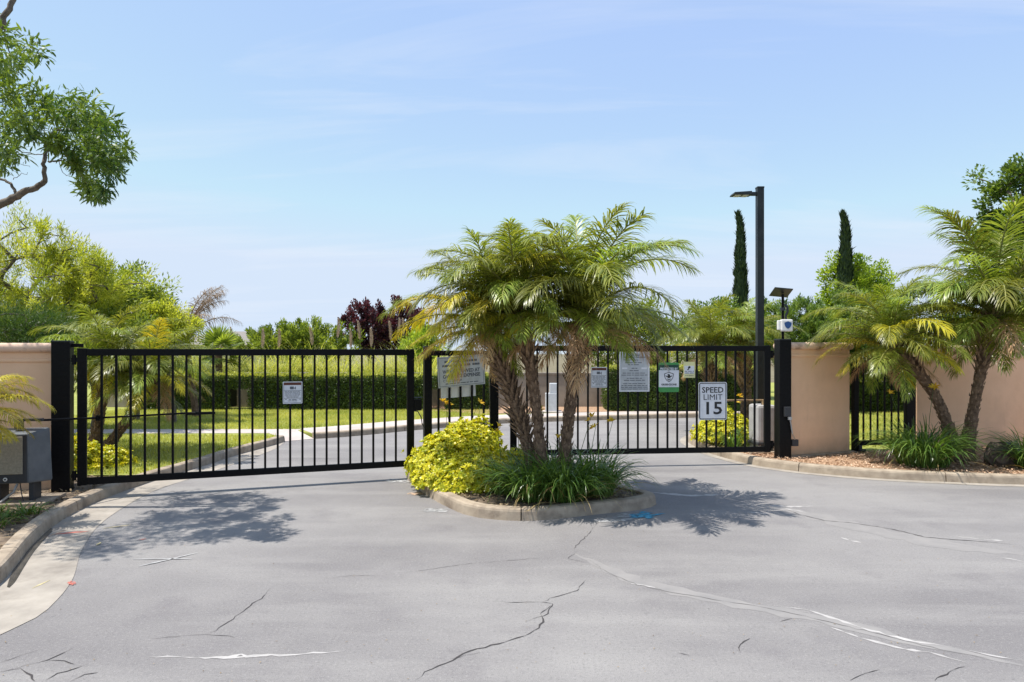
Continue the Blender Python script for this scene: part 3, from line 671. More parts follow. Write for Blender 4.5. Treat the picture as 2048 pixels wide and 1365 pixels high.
ea = Vector(P(78, 841, 8.05)); ej = Vector(P(196, 836, 8.75)); s_, z_ = on_line(LG0, LG1, 392, 825); ee = LG0 + (LG1 - LG0).normalized() * s_
nrm_l = Vector((math.sin(lang), -math.cos(lang)))
ee3 = Vector((ee.x + nrm_l.x * .07, ee.y + nrm_l.y * .07, z_)); ej = Vector((ej.x, ej.y, 1.015))
mb = MB(); mb.tube([ea, ej], 0.014, 8); mb.build('arm_rod', M['black'], op, into=op)
mb = MB(); mb.tube([ej, ee3], 0.013, 8); mb.build('arm_rod', M['black'], op, into=op)
mb = MB(); mb.tube([ej - Vector((0, 0, .035)), ej + Vector((0, 0, .035))], 0.026, 10); mb.build('arm_joint', M['black'], op, into=op)
mb = MB(); q = ee3 + Vector((math.cos(lang), math.sin(lang), 0)) * 0.06; mb.box((q.x + nrm_l.x * -.03, q.y + nrm_l.y * -.03, z_ - 0.012), (0.36, 0.03, 0.035), lang); mb.build('arm_bracket', M['black'], op, into=op)

# operator behind the right gate
op2 = thing('gate_operator', 'pale grey gate motor cabinet behind the closed bar gate beside golden shrub', 'gate motor', (4.42, 12.05, 0.11), math.radians(4))
mb = MB(); mb.box((0, 0, .50), (.34, .42, .66)); mb.build('housing', M['op_light'], op2, 0.05)
mb = MB(); mb.box((.0, 0, .155), (.36, .44, .05)); mb.build('housing_skirt', M['op_dark'], op2, 0.01)
for x in (-.13, .13):
    mb = MB(); mb.box((x, 0, .06), (.05, .36, .16)); mb.build('stand_leg', M['steel'], op2, 0.004)
mb = MB(); mb.box((-.02, 0, -.0), (.62, .6, .07)); mb.build('pad', M['concrete'], op2, 0.01)
mb = MB(); mb.tube([(-.02, -.1, .83), (-.02, -.1, .92)], .045, 10); mb.box((-.35, -.1, .91), (.75, .045, .03)); mb.build('drive_arm', M['rachis_dead'], op2, 0.004)

# walkway gate
wa, wb = Vector((6.02, 12.03)), Vector((7.20, 12.33)); wd = wb - wa; wlen = wd.length; wang = math.atan2(wd.y, wd.x)
wg = thing('walkway_gate', 'small black bar walkway gate between the stucco walls', 'gate', (wa.x, wa.y, 0), wang)
for x, w in ((0.03, 0.10), (wlen - 0.02, 0.20)):
    mb = MB(); mb.box((x, 0, 0.92), (w, 0.08, 1.72)); mb.build('gate_post', M['black'], wg, 0.005)
for nm, z, h in (('top_rail', 1.735, .075), ('bottom_rail', 0.255, .09)):
    mb = MB(); mb.box((wlen / 2, 0, z), (wlen - 0.24, 0.04, h)); mb.build(nm, M['black'], wg, 0.004)
for k in range(6):
    link('picket', bar_mesh(0.026, 0.024, 1.41, M['black'], 0.003), wg, (0.13 + (wlen - 0.32) * (k + 0.5) / 6, 0, 0.295))
mb = MB(); mb.tube([(wlen - .09, -.05, 1.10), (wlen - .09, -.085, 1.10)], .028, 12); mb.build('door_knob', M['steel'], wg, smooth=True)
mb = MB(); mb.tube([(.06, -.06, .13), (.19, -.06, .13)], .03, 8); mb.box((.1, -.03, .17), (.06, .06, .1)); mb.build('door_closer', M['op_dark'], wg)

# ------------------------------------------------------------------ signs
def text_part(parent, s, size, x, z, y, mat, name='lettering', bold=0.0, width=None):
    cu = bpy.data.curves.new('lettering', 'FONT'); cu.body = s; cu.size = size; cu.align_x = 'CENTER'; cu.align_y = 'CENTER'
    cu.offset = bold; cu.extrude = 0.0004; cu.resolution_u = 2
    ob = bpy.data.objects.new('tmp', cu); me = bpy.data.meshes.new_from_object(ob)
    bpy.data.objects.remove(ob); bpy.data.curves.remove(cu)
    me.materials.clear(); me.materials.append(mat)
    o = link(name, me, parent, (x, y, z), (math.pi / 2, 0, 0))
    if width and len(me.vertices):
        xs = [v.co.x for v in me.vertices]; o.scale = (width / (max(xs) - min(xs)), 1, 1)
    return o
def rounded(w, h, r, cx=0, cz=0, n=5):
    p = []
    for sx, sz, a0 in ((1, 1, 0), (-1, 1, 90), (-1, -1, 180), (1, -1, 270)):
        for k in range(n + 1):
            a = math.radians(a0 + 90 * k / n); p.append((cx + sx * (w / 2 - r) + r * math.cos(a), cz + sz * (h / 2 - r) + r * math.sin(a)))
    return p
def panel(parent, name, w, h, r, y0, y1, mat, cx=0, cz=0):
    mb = MB(); mb.plate(rounded(w, h, r, cx, cz), y0, y1); return mb.build(name, mat, parent)
def frame(parent, name, w, h, r, t, y0, y1, mat, cx=0, cz=0):
    a = rounded(w, h, r, cx, cz); b = rounded(w - 2 * t, h - 2 * t, max(.001, r - t), cx, cz); n = len(a); mb = MB()
    vs = [(x, y0, z) for x, z in a] + [(x, y0, z) for x, z in b] + [(x, y1, z) for x, z in a] + [(x, y1, z) for x, z in b]
    fs = []
    for k in range(n):
        k2 = (k + 1) % n
        fs += [(k, k2, n + k2, n + k), (2 * n + k, 3 * n + k, 3 * n + k2, 2 * n + k2), (k, 2 * n + k, 2 * n + k2, k2), (n + k, n + k2, 3 * n + k2, 3 * n + k)]
    mb.add(vs, fs); return mb.build(name, mat, parent)
def sign_at(name, label, A, B, x0, x1, y0, y1, off=0.032):
    d = (B - A).normalized(); s0, zt = on_line(A, B, x0, y0); s1, _ = on_line(A, B, x1, y0); sm = (s0 + s1) / 2
    _, zt = on_line(A, B, (x0 + x1) / 2, y0); _, zb = on_line(A, B, (x0 + x1) / 2, y1)
    nn = Vector((d.y, -d.x)); p = A + d * sm + nn * off
    root = thing(name, label, 'sign', (p.x, p.y, (zt + zb) / 2), math.atan2(d.y, d.x))
    return root, s1 - s0, zt - zb
def print_rows(parent, rows, w, mat, y=-0.0055, seed=3):
    """illegible small print: rows of word-length dashes; rows = (z, height, width fraction)"""
    rr = random.Random(seed)
    for z, h, fr_ in rows:
        mb = MB(); x = -w * fr_ / 2
        while x < w * fr_ / 2:
            l = min(rr.uniform(.5, 1.6) * h * 3.2, w * fr_ / 2 - x)
            if l < h: break
            mb.box((x + l / 2, y, z), (l, 0.0008, h * .62)); x += l + h * .7
        if mb.v: mb.build('small_print', mat, parent)

sg, w, h = sign_at('speed_limit_sign', 'white speed limit 15 sign with black border on the bar gate', RG0, RG1, 1395.5, 1452, 764.5, 840)
panel(sg, 'sign_plate', w, h, .035, -.004, 0, M['white_al']); frame(sg, 'border', w * .955, h * .965, .03, .014, -.0055, -.0035, M['ink'])
text_part(sg, 'SPEED', .130, 0, h * .285, -.005, M['ink'], bold=.0022, width=w * .76); text_part(sg, 'LIMIT', .130, 0, h * .095, -.005, M['ink'], bold=.0, width=w * .66)
text_part(sg, '15', .285, 0, -h * .205, -.005, M['ink'], bold=.005, width=w * .56)
for z in (h * .455, -h * .455):
    mb = MB(); mb.tube([(0, -.004, z), (0, -.010, z)], .008, 8); mb.build('bolt', M['steel'], sg)

sg, w, h = sign_at('association_sign', 'large faded grey notice board of small print on the bar gate', RG0, RG1, 1237.5, 1297.5, 704, 783.5)
panel(sg, 'sign_plate', w, h, .006, -.004, 0, M['grey_al']); frame(sg, 'border', w, h, .006, .016, -.007, -.0038, M['white_al'])
text_part(sg, 'Del Bay', .040, 0, h * .42, -.005, M['ink_grey'], bold=.0012, width=w * .36)
text_part(sg, "Homeowner's Association", .040, 0, h * .365, -.005, M['ink_grey'], bold=.0012, width=w * .72)
text_part(sg, 'Private Property', .030, -w * .12, h * .295, -.005, M['ink_grey'], bold=.0008, width=w * .5)
print_rows(sg, [(h * .295, .018, .0), (h * .225, .019, .62), (h * .175, .019, .42), (h * .085, .020, .19), (h * .025, .018, .33), (-h * .035, .018, .78), (-h * .085, .018, .86),
                (-h * .165, .018, .5), (-h * .215, .019, .7), (-h * .30, .017, .76), (-h * .345, .017, .86), (-h * .39, .017, .88), (-h * .435, .017, .86)], w, M['ink_grey'])
for sx in (-.32, .32): panel(sg, 'patch', w * .17, h * .04, .004, -.006, -.004, M['white_al'], sx * w, h * .085)

sg, w, h = sign_at('protection_sign', 'green and white sign with a shield and eagle emblem', RG0, RG1, 1316, 1356.5, 725.5, 784.5)
panel(sg, 'sign_plate', w, h, .028, -.004, 0, M['green_ink']); panel(sg, 'white_field', w * .985, h * .575, .002, -.0052, -.003, M['white_al'], 0, -h * .045)
panel(sg, 'dark_band', w * .985, h * .175, .002, -.0052, -.003, M['dark_green_ink'], 0, h * .335)
text_part(sg, 'PROTECTED BY', .05, 0, h * .285, -.0062, M['white_al'], bold=.0012, width=w * .86)
text_part(sg, 'GREENZONE', .04, 0, -h * .245, -.0062, M['ink'], bold=.0014, width=w * .76)
def shield(s, cx, cz): return [(cx + s * x, cz + s * z) for x, z in [(0, 1.0), (.35, .85), (.75, .74), (.97, .66), (.95, .2), (.82, -.25), (.55, -.65), (.25, -.88), (0, -1.0), (-.25, -.88), (-.55, -.65), (-.82, -.25), (-.95, .2), (-.97, .66), (-.75, .74), (-.35, .85)]]
sz_ = w * .24; a, b = shield(sz_, 0, h * .015), shield(sz_ * .86, 0, h * .015); nn_ = len(a); mb = MB()
mb.add([(x, -.0062, z) for x, z in a + b], [(k, (k + 1) % nn_, nn_ + (k + 1) % nn_, nn_ + k) for k in range(nn_)]); mb.build('shield_outline', M['ink'], sg)
mb = MB(); ez = h * .015
mb.add([(sz_ * x, -.0064, ez + sz_ * z) for x, z in [(-.68, .32), (-.3, .12), (-.18, .28), (-.36, .42), (-.05, .62), (.2, .45), (.28, .12), (.68, .32), (.62, .1), (.0, -.3), (-.62, .1)]], [tuple(range(11))]); mb.build('eagle_emblem', M['ink'], sg)
mb = MB(); mb.add([(sz_ * x, -.0064, ez + sz_ * z) for x, z in [(-.45, -.28), (0, -.52), (.45, -.28), (.38, -.45), (0, -.75), (-.38, -.45)]], [(0, 1, 4, 5), (1, 2, 3, 4)]); mb.build('chevron_emblem', M['ink'], sg)
mb = MB(); mb.box((0, -.0064, ez + sz_ * 1.2), (.012, .0008, .012)); mb.build('star_emblem', M['ink'], sg)

sg, w, h = sign_at('camera_notice', 'small pale yellow security camera notice on the bar gate', RG0, RG1, 1365.5, 1388.5, 724, 756)
panel(sg, 'sign_plate', w, h, .003, -.003, 0, M['yellow_al']); panel(sg, 'white_field', w * .84, h * .5, .002, -.0042, -.002, M['white_al'], 0, -h * .0)
mb = MB(); mb.add([(w * x, -.005, h * z) for x, z in [(-.12, .16), (-.02, .24), (.12, .2), (.1, .12), (-.02, .08), (-.05, .0), (-.16, -.02), (-.2, .02), (-.1, .06)]], [tuple(range(9))]); mb.build('camera_emblem', M['ink'], sg)
print_rows(sg, [(-h * .09, .018, .8), (-h * .2, .018, .75), (-h * .36, .012, .7)], w, M['ink_grey'], -.005)

def camera_sign(label, A, B, x0, x1, y0, y1, seed):
    sg, w, h = sign_at('surveillance_sign', label, A, B, x0, x1, y0, y1)
    panel(sg, 'sign_plate', w, h, .012, -.003, 0, M['white_al']); frame(sg, 'border', w * .92, h * .93, .006, .005, -.0045, -.0028, M['ink_grey'])
    panel(sg, 'brown_band', w * .9, h * .115, .002, -.0048, -.002, M['brown_ink'], 0, h * .40)
    mb = MB(); mb.box((-.01, -.005, h * .215), (w * .2, .001, h * .12)); mb.add([(w * x, -.0052, h * z) for x, z in [(.08, .2), (.16, .29), (.16, .13), (.08, .19)]], [(0, 1, 2, 3)]); mb.build('camera_emblem', M['ink_grey'], sg)
    for z in (h * .09, -h * .25):
        mb = MB(); mb.box((0, -.0046, z), (w * .9, .001, .005)); mb.build('rule_line', M['ink_grey'], sg)
    print_rows(sg, [(h * .045, .011, .78), (-h * .005, .010, .8), (-h * .055, .010, .76), (-h * .105, .010, .8), (-h * .155, .010, .72), (-h * .205, .010, .6), (-h * .32, .016, .4), (-h * .375, .010, .5)], w, M['ink_grey'], -.0048, seed)
    for sx in (-1, 1):
        mb = MB(); mb.add([(sx * w * .36 - .012, -.005, -h * .30), (sx * w * .36 + .012, -.005, -h * .28), (sx * w * .36 + .012, -.005, -h * .325)], [(0, 1, 2)]); mb.build('arrow_emblem', M['ink_grey'], sg)
camera_sign('small white video surveillance notice with brown header, alone on its gate', LG0, LG1, 565.5, 604.5, 763.5, 807.5, 4)
camera_sign('small white video surveillance notice half behind a palm trunk', RG0, RG1, 1181, 1213, 734.5, 775.5, 5)

sg, w, h = sign_at('tow_sign', 'faded grey tow away sign hung crooked on the fixed panel', fa, fb, 873, 966.5, 712, 772.5, 0.036)
sg.rotation_euler = (0, math.radians(-3.5), fang)
panel(sg, 'sign_plate', w, h, .004, -.004, 0, M['grey_al']); frame(sg, 'border', w * .95, h * .93, .004, .006, -.0055, -.0035, M['ink_grey'])
text_part(sg, 'WILL BE TOWED AT', .075, 0, h * .0, -.005, M['ink_grey'], bold=.003, width=w * .80)
text_part(sg, "OWNER'S EXPENSE", .075, 0, -h * .155, -.005, M['ink_grey'], bold=.003, width=w * .80)
text_part(sg, 'C.V.C. 22658-A', .05, -w * .2, -h * .29, -.005, M['ink_grey'], bold=.001, width=w * .4)
print_rows(sg, [(-h * .385, .022, .7)], w, M['ink_grey'], -.005, 8)
print_rows(sg, [(h * .2, .05, .8), (h * .33, .05, .7)], w, M['ink_grey'], -.005, 9)
sg, w, h = sign_at('blank_board', 'plain white board showing between the bars below the tow sign', fa, fb, 883, 952, 752, 795, -0.02)
sg.rotation_euler = (0, math.radians(-2), fang); panel(sg, 'sign_plate', w, h, .004, -.003, 0.001, M['white_al'])
mb = MB(); mb.tube([(-w * .46, -.004, -h * .43), (-w * .46, -.006, -h * .43)], .006, 8); mb.build('bolt', M['ink'], sg)

# ------------------------------------------------------------------ lamp post, solar camera, cabinet, far house
sl = thing('street_lamp', 'tall dark square lamp post with one flat head behind the gate', 'street lamp', (P(1519.5, 700, 12.6)[0], 12.6, 0.1))
X0, Y0 = sl.location.x, 12.6; zt = P(1519, 377, 12.6)[2]
mb = MB(); mb.box((0, 0, (zt - .1) / 2), (.122, .122, zt - .1)); mb.build('pole', M['pole'], sl, .008)
mb = MB(); mb.box((0, 0, zt - .1 + .008), (.13, .13, .03)); mb.build('pole_cap', M['pole'], sl, .006)
mb = MB(); mb.box((0, 0, .03), (.26, .26, .05)); mb.build('base_plate', M['pole'], sl, .006)
mb = MB(); mb.box((-.115, 0, zt - .205), (.13, .07, .065)); mb.build('arm', M['pole'], sl, .008)
hd = MB(); hd.add([(-.17, -.10, zt - .24), (-.17, .10, zt - .24), (-.52, .14, zt - .235), (-.52, -.14, zt - .235), (-.17, -.09, zt - .165), (-.17, .09, zt - .165), (-.50, .13, zt - .195), (-.50, -.13, zt - .195)],
       [(0, 1, 2, 3), (4, 5, 6, 7), (0, 1, 5, 4), (1, 2, 6, 5), (2, 3, 7, 6), (3, 0, 4, 7)]); hh = hd.build('lamp_head', M['pole'], sl, .012)
for xx in (-.28, -.42): mb = MB(); mb.box((xx, 0, zt - .242), (.10, .17, .012)); mb.build('lens', M['lens'], hh, .003)

cx_, cd_ = P(1551, 650, 11.5)[0], 11.5
sc_ = thing('security_camera', 'white camera box with blue shield under a small tilted solar panel', 'security camera', (4.53, 11.42, 2.06))
mb = MB(); mb.tube([(0, 0, 0), (0, 0, .77)], .022, 8); mb.build('pole', M['black'], sc_)
mb = MB(); mb.box((.035, -.06, .245), (.19, .09, .20)); mb.build('camera_box', M['white_plastic'], sc_, .02)
mb = MB(); mb.box((-.075, -.04, .25), (.06, .07, .16)); mb.build('side_cover', M['white_plastic'], sc_, .012)
mb = MB(); mb.add([(x + .045, -.107, z + .25) for x, z in shield(.062, 0, 0)], [tuple(range(16))]); mb.build('shield_emblem', M['blue_ink'], sc_)
mb = MB(); mb.tube([(.02, -.03, .60), (.055, -.05, .55), (.06, -.05, .47), (.03, -.04, .40), (.035, -.05, .34)], .02, 8); mb.box((0, 0, .52), (.07, .07, .05)); mb.build('cable', M['op_dark'], sc_)
rm = Matrix.Rotation(math.radians(-24), 3, 'X') @ Matrix.Rotation(math.radians(6), 3, 'Y')
mb = MB(); mb.box((-.03, .0, .80), (.30, .28, .018), mat=rm); sp = mb.build('solar_panel', M['pole'], sc_, .004)
mb = MB(); mb.box((-.03, .0, .812), (.27, .25, .004), mat=rm); mb.build('panel_glass', M['solar'], sp)

ub = thing('utility_pedestal', 'pale grey utility pedestal with a raised cabinet beyond the road', 'utility box', (P(1103, 830, 20.0)[0], 20.0, 0.11))
mb = MB(); mb.box((0, 0, .28), (.36, .3, .56)); mb.build('lower_cabinet', M['cab'], ub, .012)
mb = MB(); mb.box((.06, .0, .70), (.24, .24, .30)); mb.build('upper_cabinet', M['cab'], ub, .02)
mb = MB(); mb.box((.05, -.125, .555), (.2, .02, .02)); mb.build('handle', M['steel'], ub)
mb = MB(); mb.box((0.0, 0, .0), (.6, .5, .08)); mb.build('pad', M['walk'], ub, .01)

hs = thing('far_house', 'low distant house roof beyond the fan palm', 'house', (-19.3, 48, 0))
mb = MB(); mb.box((0, 0, 1.2), (7, 6, 2.5)); mb.build('wall', M['house'], hs)
mb = MB(); mb.add([(-3.9, -3.5, 2.35), (3.9, -3.5, 2.35), (3.9, 3.5, 2.35), (-3.9, 3.5, 2.35), (-1.5, 0, 3.35), (1.8, 0, 3.35)], [(0, 1, 5, 4), (1, 2, 5), (2, 3, 4, 5), (3, 0, 4), (0, 3, 2, 1)]); mb.build('roof', M['roof'], hs)
for xx in (-1.8, 1.6): mb = MB(); mb.box((xx, -3.02, 1.4), (1.3, .06, 1.0)); mb.build('window', M['solar'], hs)

# ------------------------------------------------------------------ vegetation: leaf clumps on a grown skeleton
def tree(name, label, cat, base, centre, radii, n_cl, per, leaf, mat, seed, clump=0.28, kind=4, up=0.3, shell=0.55, trunk_r=0.07, group=None, pts=None, plume=0.0, part='crown', wmul=1.0, stems=1, bare=0.0, droop=0.0):
    """base xyz, centre/radii of the crown, n_cl clumps with per leaves each; leaf=(length,width)"""
    rr = np.random.default_rng(seed); base = np.array(base, float); centre = np.array(centre, float); radii = np.array(radii, float)
    root = thing(name, label, cat, tuple(base), 0, group)
    if pts is None:
        d = unit(rr.normal(size=(n_cl, 3))); r = shell + (1 - shell) * rr.random(n_cl) ** 0.6
        lump = 1 + 0.22 * np.sin(d[:, 0] * 5 + seed) * np.cos(d[:, 1] * 4 + d[:, 2] * 6 + seed * 2)
        cl = centre + d * (r * lump)[:, None] * radii
        cl[:, 2] = np.maximum(cl[:, 2], base[2] + 0.12)
    else: cl = np.array(pts, float)
    # skeleton
    nodes = []; par = []; 
    top = np.array([centre[0], centre[1], min(centre[2], base[2] + (centre[2] - base[2]) * 0.95)])
    fork = base + (centre - base) * 0.35
    for k in range(7):
        t = k / 6; p = base * (1 - t) ** 2 + 2 * t * (1 - t) * np.array([base[0] * .6 + top[0] * .4, base[1] * .6 + top[1] * .4, (base[2] + top[2]) / 2]) + top * t * t
        nodes.append(p + rr.normal(size=3) * trunk_r * .25 * (0 < k < 6)); par.append(len(nodes) - 2)
    order = np.argsort(np.linalg.norm(cl - top, axis=1)); ends = []
    for i in order:
        c = cl[i]; A = np.array(nodes); dv = c - A; dist = np.linalg.norm(dv, axis=1) + np.maximum(0, A[:, 2] - c[2]) * 0.8 + (np.arange(len(A)) < 2) * 0.5
        j = int(np.argmin(dist)); prev = j; L_ = np.linalg.norm(c - nodes[j]); m = max(1, int(L_ / 0.35))
        for k in range(1, m + 1):
            t = k / m; q = nodes[j] * (1 - t) + c * t + (rr.normal(size=3) * 0.05 * L_ if k < m else 0); q = q + np.array([0, 0, 0.10 * L_ * math.sin(math.pi * t)])
            nodes.append(q); par.append(prev); prev = len(nodes) - 1
        ends.append(prev)
    cnt = np.zeros(len(nodes))
    for e in ends:
        k = e
        while k >= 0: cnt[k] += 1; k = par[k]
    rad = np.maximum(0.004, trunk_r * (cnt / max(cnt[0], 1)) ** 0.45)
    mb = MB(); o0 = base
    for k in range(1, len(nodes)):
        p = par[k]; a = Vector(nodes[p] - o0); b = Vector(nodes[k] - o0)
        if (b - a).length > 1e-4: mb.tube([a, b], [rad[p] if cnt[p] <= cnt[k] * 2.5 else rad[k] * 1.15, rad[k]], 5, cap=False)
    mb.build('trunk', M['bark'], root, smooth=True)
    # leaves
    N = len(cl) * per; idx = np.repeat(np.arange(len(cl)), per)
    sc = (0.65 + 0.7 * rr.random(len(cl)))[idx] * clump
    off = rr.normal(size=(N, 3)); off = off / np.linalg.norm(off, axis=1, keepdims=True) * (rr.random(N) ** 0.45)[:, None]
    if plume:
        ax = unit((cl - centre) / radii * 0.6 + np.array([0, 0, 1.0]))[idx]
        off = off * 0.45 + ax * (rr.random(N) * 2 - 0.7)[:, None] * plume
    pos = cl[idx] + off * sc[:, None]
    D = unit(off + rr.normal(size=(N, 3)) * 0.55 + unit(cl[idx] - centre) * 0.35 + np.array([0, 0, up - droop]))
    U = unit(np.array([0, 0, 1.0]) + rr.normal(size=(N, 3)) * 0.6)
    Ln = leaf[0] * rr.uniform(.6, 1.3, N); W = leaf[1] * rr.uniform(.7, 1.25, N)
    tone = np.clip(0.45 + 0.28 * rr.normal(size=len(cl))[idx] + 0.22 * rr.normal(size=N), 0, 1)
    me = leaf_mesh('leaves', (pos - o0), D, U, Ln, W, mat, kind, tone)
    link(part, me, root)
    return root

def gz(x, y, d): return P(x, y, d)
# --- left background
tree('willow_tree', 'tall feathery light green tree behind the pink stucco wall', 'tree', (-11.0, 15, .1), P(45, 575, 15), (2.2, 1.5, 1.45), 190, 150, (.12, .020), M['willow'], 3, .34, up=.25, trunk_r=.12, plume=.5, shell=.35)
tree('willow_tree', 'feathery light green saplings beside the taller willowy tree', 'tree', (-9.6, 15.8, .1), P(165, 610, 15.8), (1.05, .9, 1.15), 100, 130, (.12, .020), M['willow'], 5, .30, up=.3, trunk_r=.08, plume=.8, shell=.3)
tree('leafy_tree', 'dark green rounded tree rising behind the feathery saplings', 'tree', (-9.8, 17.8, .1), P(268, 620, 17.8), (.95, .9, 1.1), 100, 130, (.11, .045), M['midgreen'], 7, .27, trunk_r=.09, shell=.35)
tree('leafy_shrub', 'yellow green bushy shrub between the dark tree and the dead palm', 'shrub', (-8.4, 17.0, .1), P(325, 655, 17.0), (.75, .8, .62), 80, 130, (.10, .035), M['willow'], 9, .24, trunk_r=.05, shell=.3)
tree('leafy_shrub', 'dense green shrub under the dark rounded tree behind the palms', 'shrub', (-9.6, 15.6, .1), P(215, 690, 15.6), (1.5, .8, .75), 110, 120, (.10, .035), M['midgreen'], 10, .26, trunk_r=.05, shell=.3)
tree('fern_shrub', 'dark feathery shrub just above the pink wall', 'shrub', (-9.3, 12.6, .1), P(45, 668, 12.6), (1.0, .7, .55), 90, 150, (.13, .010), M['darkgreen'], 11, .26, trunk_r=.04, shell=.2)
tree('leafy_shrub', 'green shrub with thin upright shoots behind the pampas grass', 'shrub', (-8.2, 26, .1), P(590, 692, 26), (2.2, 1.0, .74), 190, 120, (.13, .05), M['midgreen'], 13, .30, trunk_r=.06, shell=.25, plume=.75, up=.6)
tree('purple_plum_tree', 'dark purple leaved plum tree behind the pampas plumes', 'tree', (-5.8, 28, .1), P(738, 662, 28), (1.05, .9, 1.15), 110, 110, (.13, .065), M['plum'], 15, .28, trunk_r=.09, shell=.3, plume=.5, up=.4)
tree('purple_plum_tree', 'dark purple plum tree partly behind the yellow dying fronds', 'tree', (-4.4, 28.6, .1), P(812, 658, 28.6), (.85, .9, 1.15), 85, 110, (.13, .065), M['plum'], 16, .27, trunk_r=.08, shell=.3, plume=.5, up=.4)
tree('leafy_shrub', 'light green shrub behind the palm fronds and white plumes', 'shrub', (-3.3, 25, .1), P(845, 700, 25), (.9, .8, .85), 60, 110, (.12, .05), M['lime'], 17, .28, trunk_r=.05, shell=.3)
# --- middle and right background
tree('leafy_tree', 'green leafy tree seen behind the island palms', 'tree', (4.4, 25, .1), P(1270, 680, 25), (2.2, 1.0, 1.2), 130, 110, (.13, .06), M['midgreen'], 19, .32, trunk_r=.08, shell=.3)
tree('leafy_tree', 'dark leafy tree behind the date palms and lamp post', 'tree', (8.1, 26, .1), P(1455, 672, 26), (2.1, 1.0, 1.5), 130, 110, (.13, .06), M['oleander'], 21, .32, trunk_r=.08, shell=.3)
tree('oleander_shrub', 'large bright green shrub behind the white camera box', 'shrub', (8.3, 20, .1), P(1590, 672, 20), (1.35, 1.0, 1.15), 200, 130, (.12, .030), M['oleander'], 23, .26, trunk_r=.06, shell=.35, up=.6, plume=.3)
tree('oleander_shrub', 'large green shrub beside the yellow palm fronds and cypress', 'shrub', (10.2, 20.8, .1), P(1690, 672, 20.8), (1.4, 1.0, 1.2), 170, 130, (.12, .030), M['oleander'], 25, .27, trunk_r=.06, shell=.35, up=.6, plume=.3)
tree('oleander_shrub', 'dark green shrub behind the walkway gate', 'shrub', (11.4, 20.4, .1), P(1775, 700, 20.4), (1.3, 1.0, 1.0), 90, 120, (.12, .035), M['darkgreen'], 27, .28, trunk_r=.06, shell=.3)
tree('pear_tree', 'light green tree standing behind the dark cypress', 'tree', (13.5, 28, .1), P(1690, 600, 28), (.95, .8, 1.95), 110, 120, (.13, .07), M['lime'], 29, .30, trunk_r=.10, shell=.35, up=.5)
tree('pear_tree', 'small light green tree top above the yellow fronds', 'tree', (15.2, 28.6, .1), P(1756, 590, 28.6), (.55, .6, 1.4), 50, 110, (.13, .07), M['lime'], 31, .28, trunk_r=.07, shell=.3, up=.5)
tree('broadleaf_tree', 'tall green tree rising behind the large right palm', 'tree', (16.4, 21, .1), P(2065, 420, 21), (1.75, 1.5, 2.0), 110, 120, (.15, .085), M['ash'], 33, .33, trunk_r=.16, shell=.45)
tree('leafy_shrub', 'deep green hedge like shrub behind the long stucco wall', 'shrub', (13.6, 17, .1), P(1990, 690, 17), (2.3, .8, 1.0), 110, 120, (.12, .05), M['darkgreen'], 35, .30, trunk_r=.06, shell=.3)

def cypress(label, x, ytop, d, w, seed):
    rr = np.random.default_rng(seed); X, _, zt = P(x, ytop, d); root = thing('italian_cypress', label, 'tree', (X, d, .1), 0, None); hgt = zt - .1
    mb = MB(); mb.tube([(0, 0, 0), (0.02, 0, hgt * .5), (0, 0, hgt * .93)], [.09, .05, .01], 6); mb.build('trunk', M['bark'], root)
    n = 9000; t = rr.random(n) ** .8; az = rr.random(n) * 6.283
    prof = np.where(t < .25, .75 + t, 1.0) * np.clip((1 - t) * 2.1, 0, 1) ** .75 * w
    prof *= 1 + .16 * np.sin(t * 60 + az * 2) + .1 * np.sin(t * 23 + az * 3 + seed)
    r = prof * (.6 + .4 * rr.random(n) ** .4); bend = .16 * np.clip(t - .93, 0, 1) / .07 * (-1)
    pos = np.stack([r * np.cos(az) + bend * .8, r * np.sin(az), .1 + t * (hgt - .25)], 1)
    D = np.stack([np.cos(az) * .35, np.sin(az) * .35, np.ones(n)], 1) + rr.normal(size=(n, 3)) * .18
    U = np.stack([np.cos(az), np.sin(az), np.zeros(n)], 1)
    link('crown', leaf_mesh('leaves', pos, D, U, rr.uniform(.14, .34, n), rr.uniform(.04, .085, n), M['cypress'], 4, np.clip(.4 + .3 * rr.normal(size=n), 0, 1)), root)
cypress('slim dark cypress just beside the lamp post', 1481, 425, 30, .26, 1)
cypress('slim dark cypress with bent tip in front of the light green tree', 1691, 425, 27.5, .28, 2)

# --- upper left ash tree whose branch reaches into the picture
dA = 7.9
cl_px = [(62, 98, .15), (20, 110, .18), (8, 75, .16), (15, 140, .16), (-20, 150, .25), (-30, 60, .3), (10, 175, .13), (20, 190, .1),
         (150, 205, .2), (175, 225, .2), (125, 225, .18), (75, 195, .16), (95, 215, .14), (40, 225, .18), (15, 240, .18), (60, 245, .14), (190, 240, .16), (200, 275, .16), (180, 265, .17),
         (215, 250, .12), (240, 295, .14), (230, 320, .15), (210, 310, .15), (200, 335, .14), (225, 345, .12), (180, 300, .14), (165, 280, .14), (190, 380, .13), (175, 370, .10), (165, 355, .08), (205, 385, .08),
         (60, 265, .09), (5, 265, .2), (-15, 290, .22), (15, 300, .16), (0, 325, .14), (120, 280, .10), (140, 310, .09), (105, 290, .07), (150, 330, .07), (130, 255, .12), (155, 240, .2)]
ash_pts = []
for x, y, s in cl_px:
    for k in range(3):
        dd = dA + R.uniform(-1.5, .7); p = P(x + R.uniform(-14, 14), y + R.uniform(-10, 10), dd); ash_pts.append(p)
for k in range(70):
    a = R.uniform(0, 6.28); r_ = R.uniform(.3, 1.8); ash_pts.append((-8.7 + r_ * math.cos(a), 7.4 + 1.2 * r_ * math.sin(a), 4.9 + R.uniform(-1.0, 2.2)))
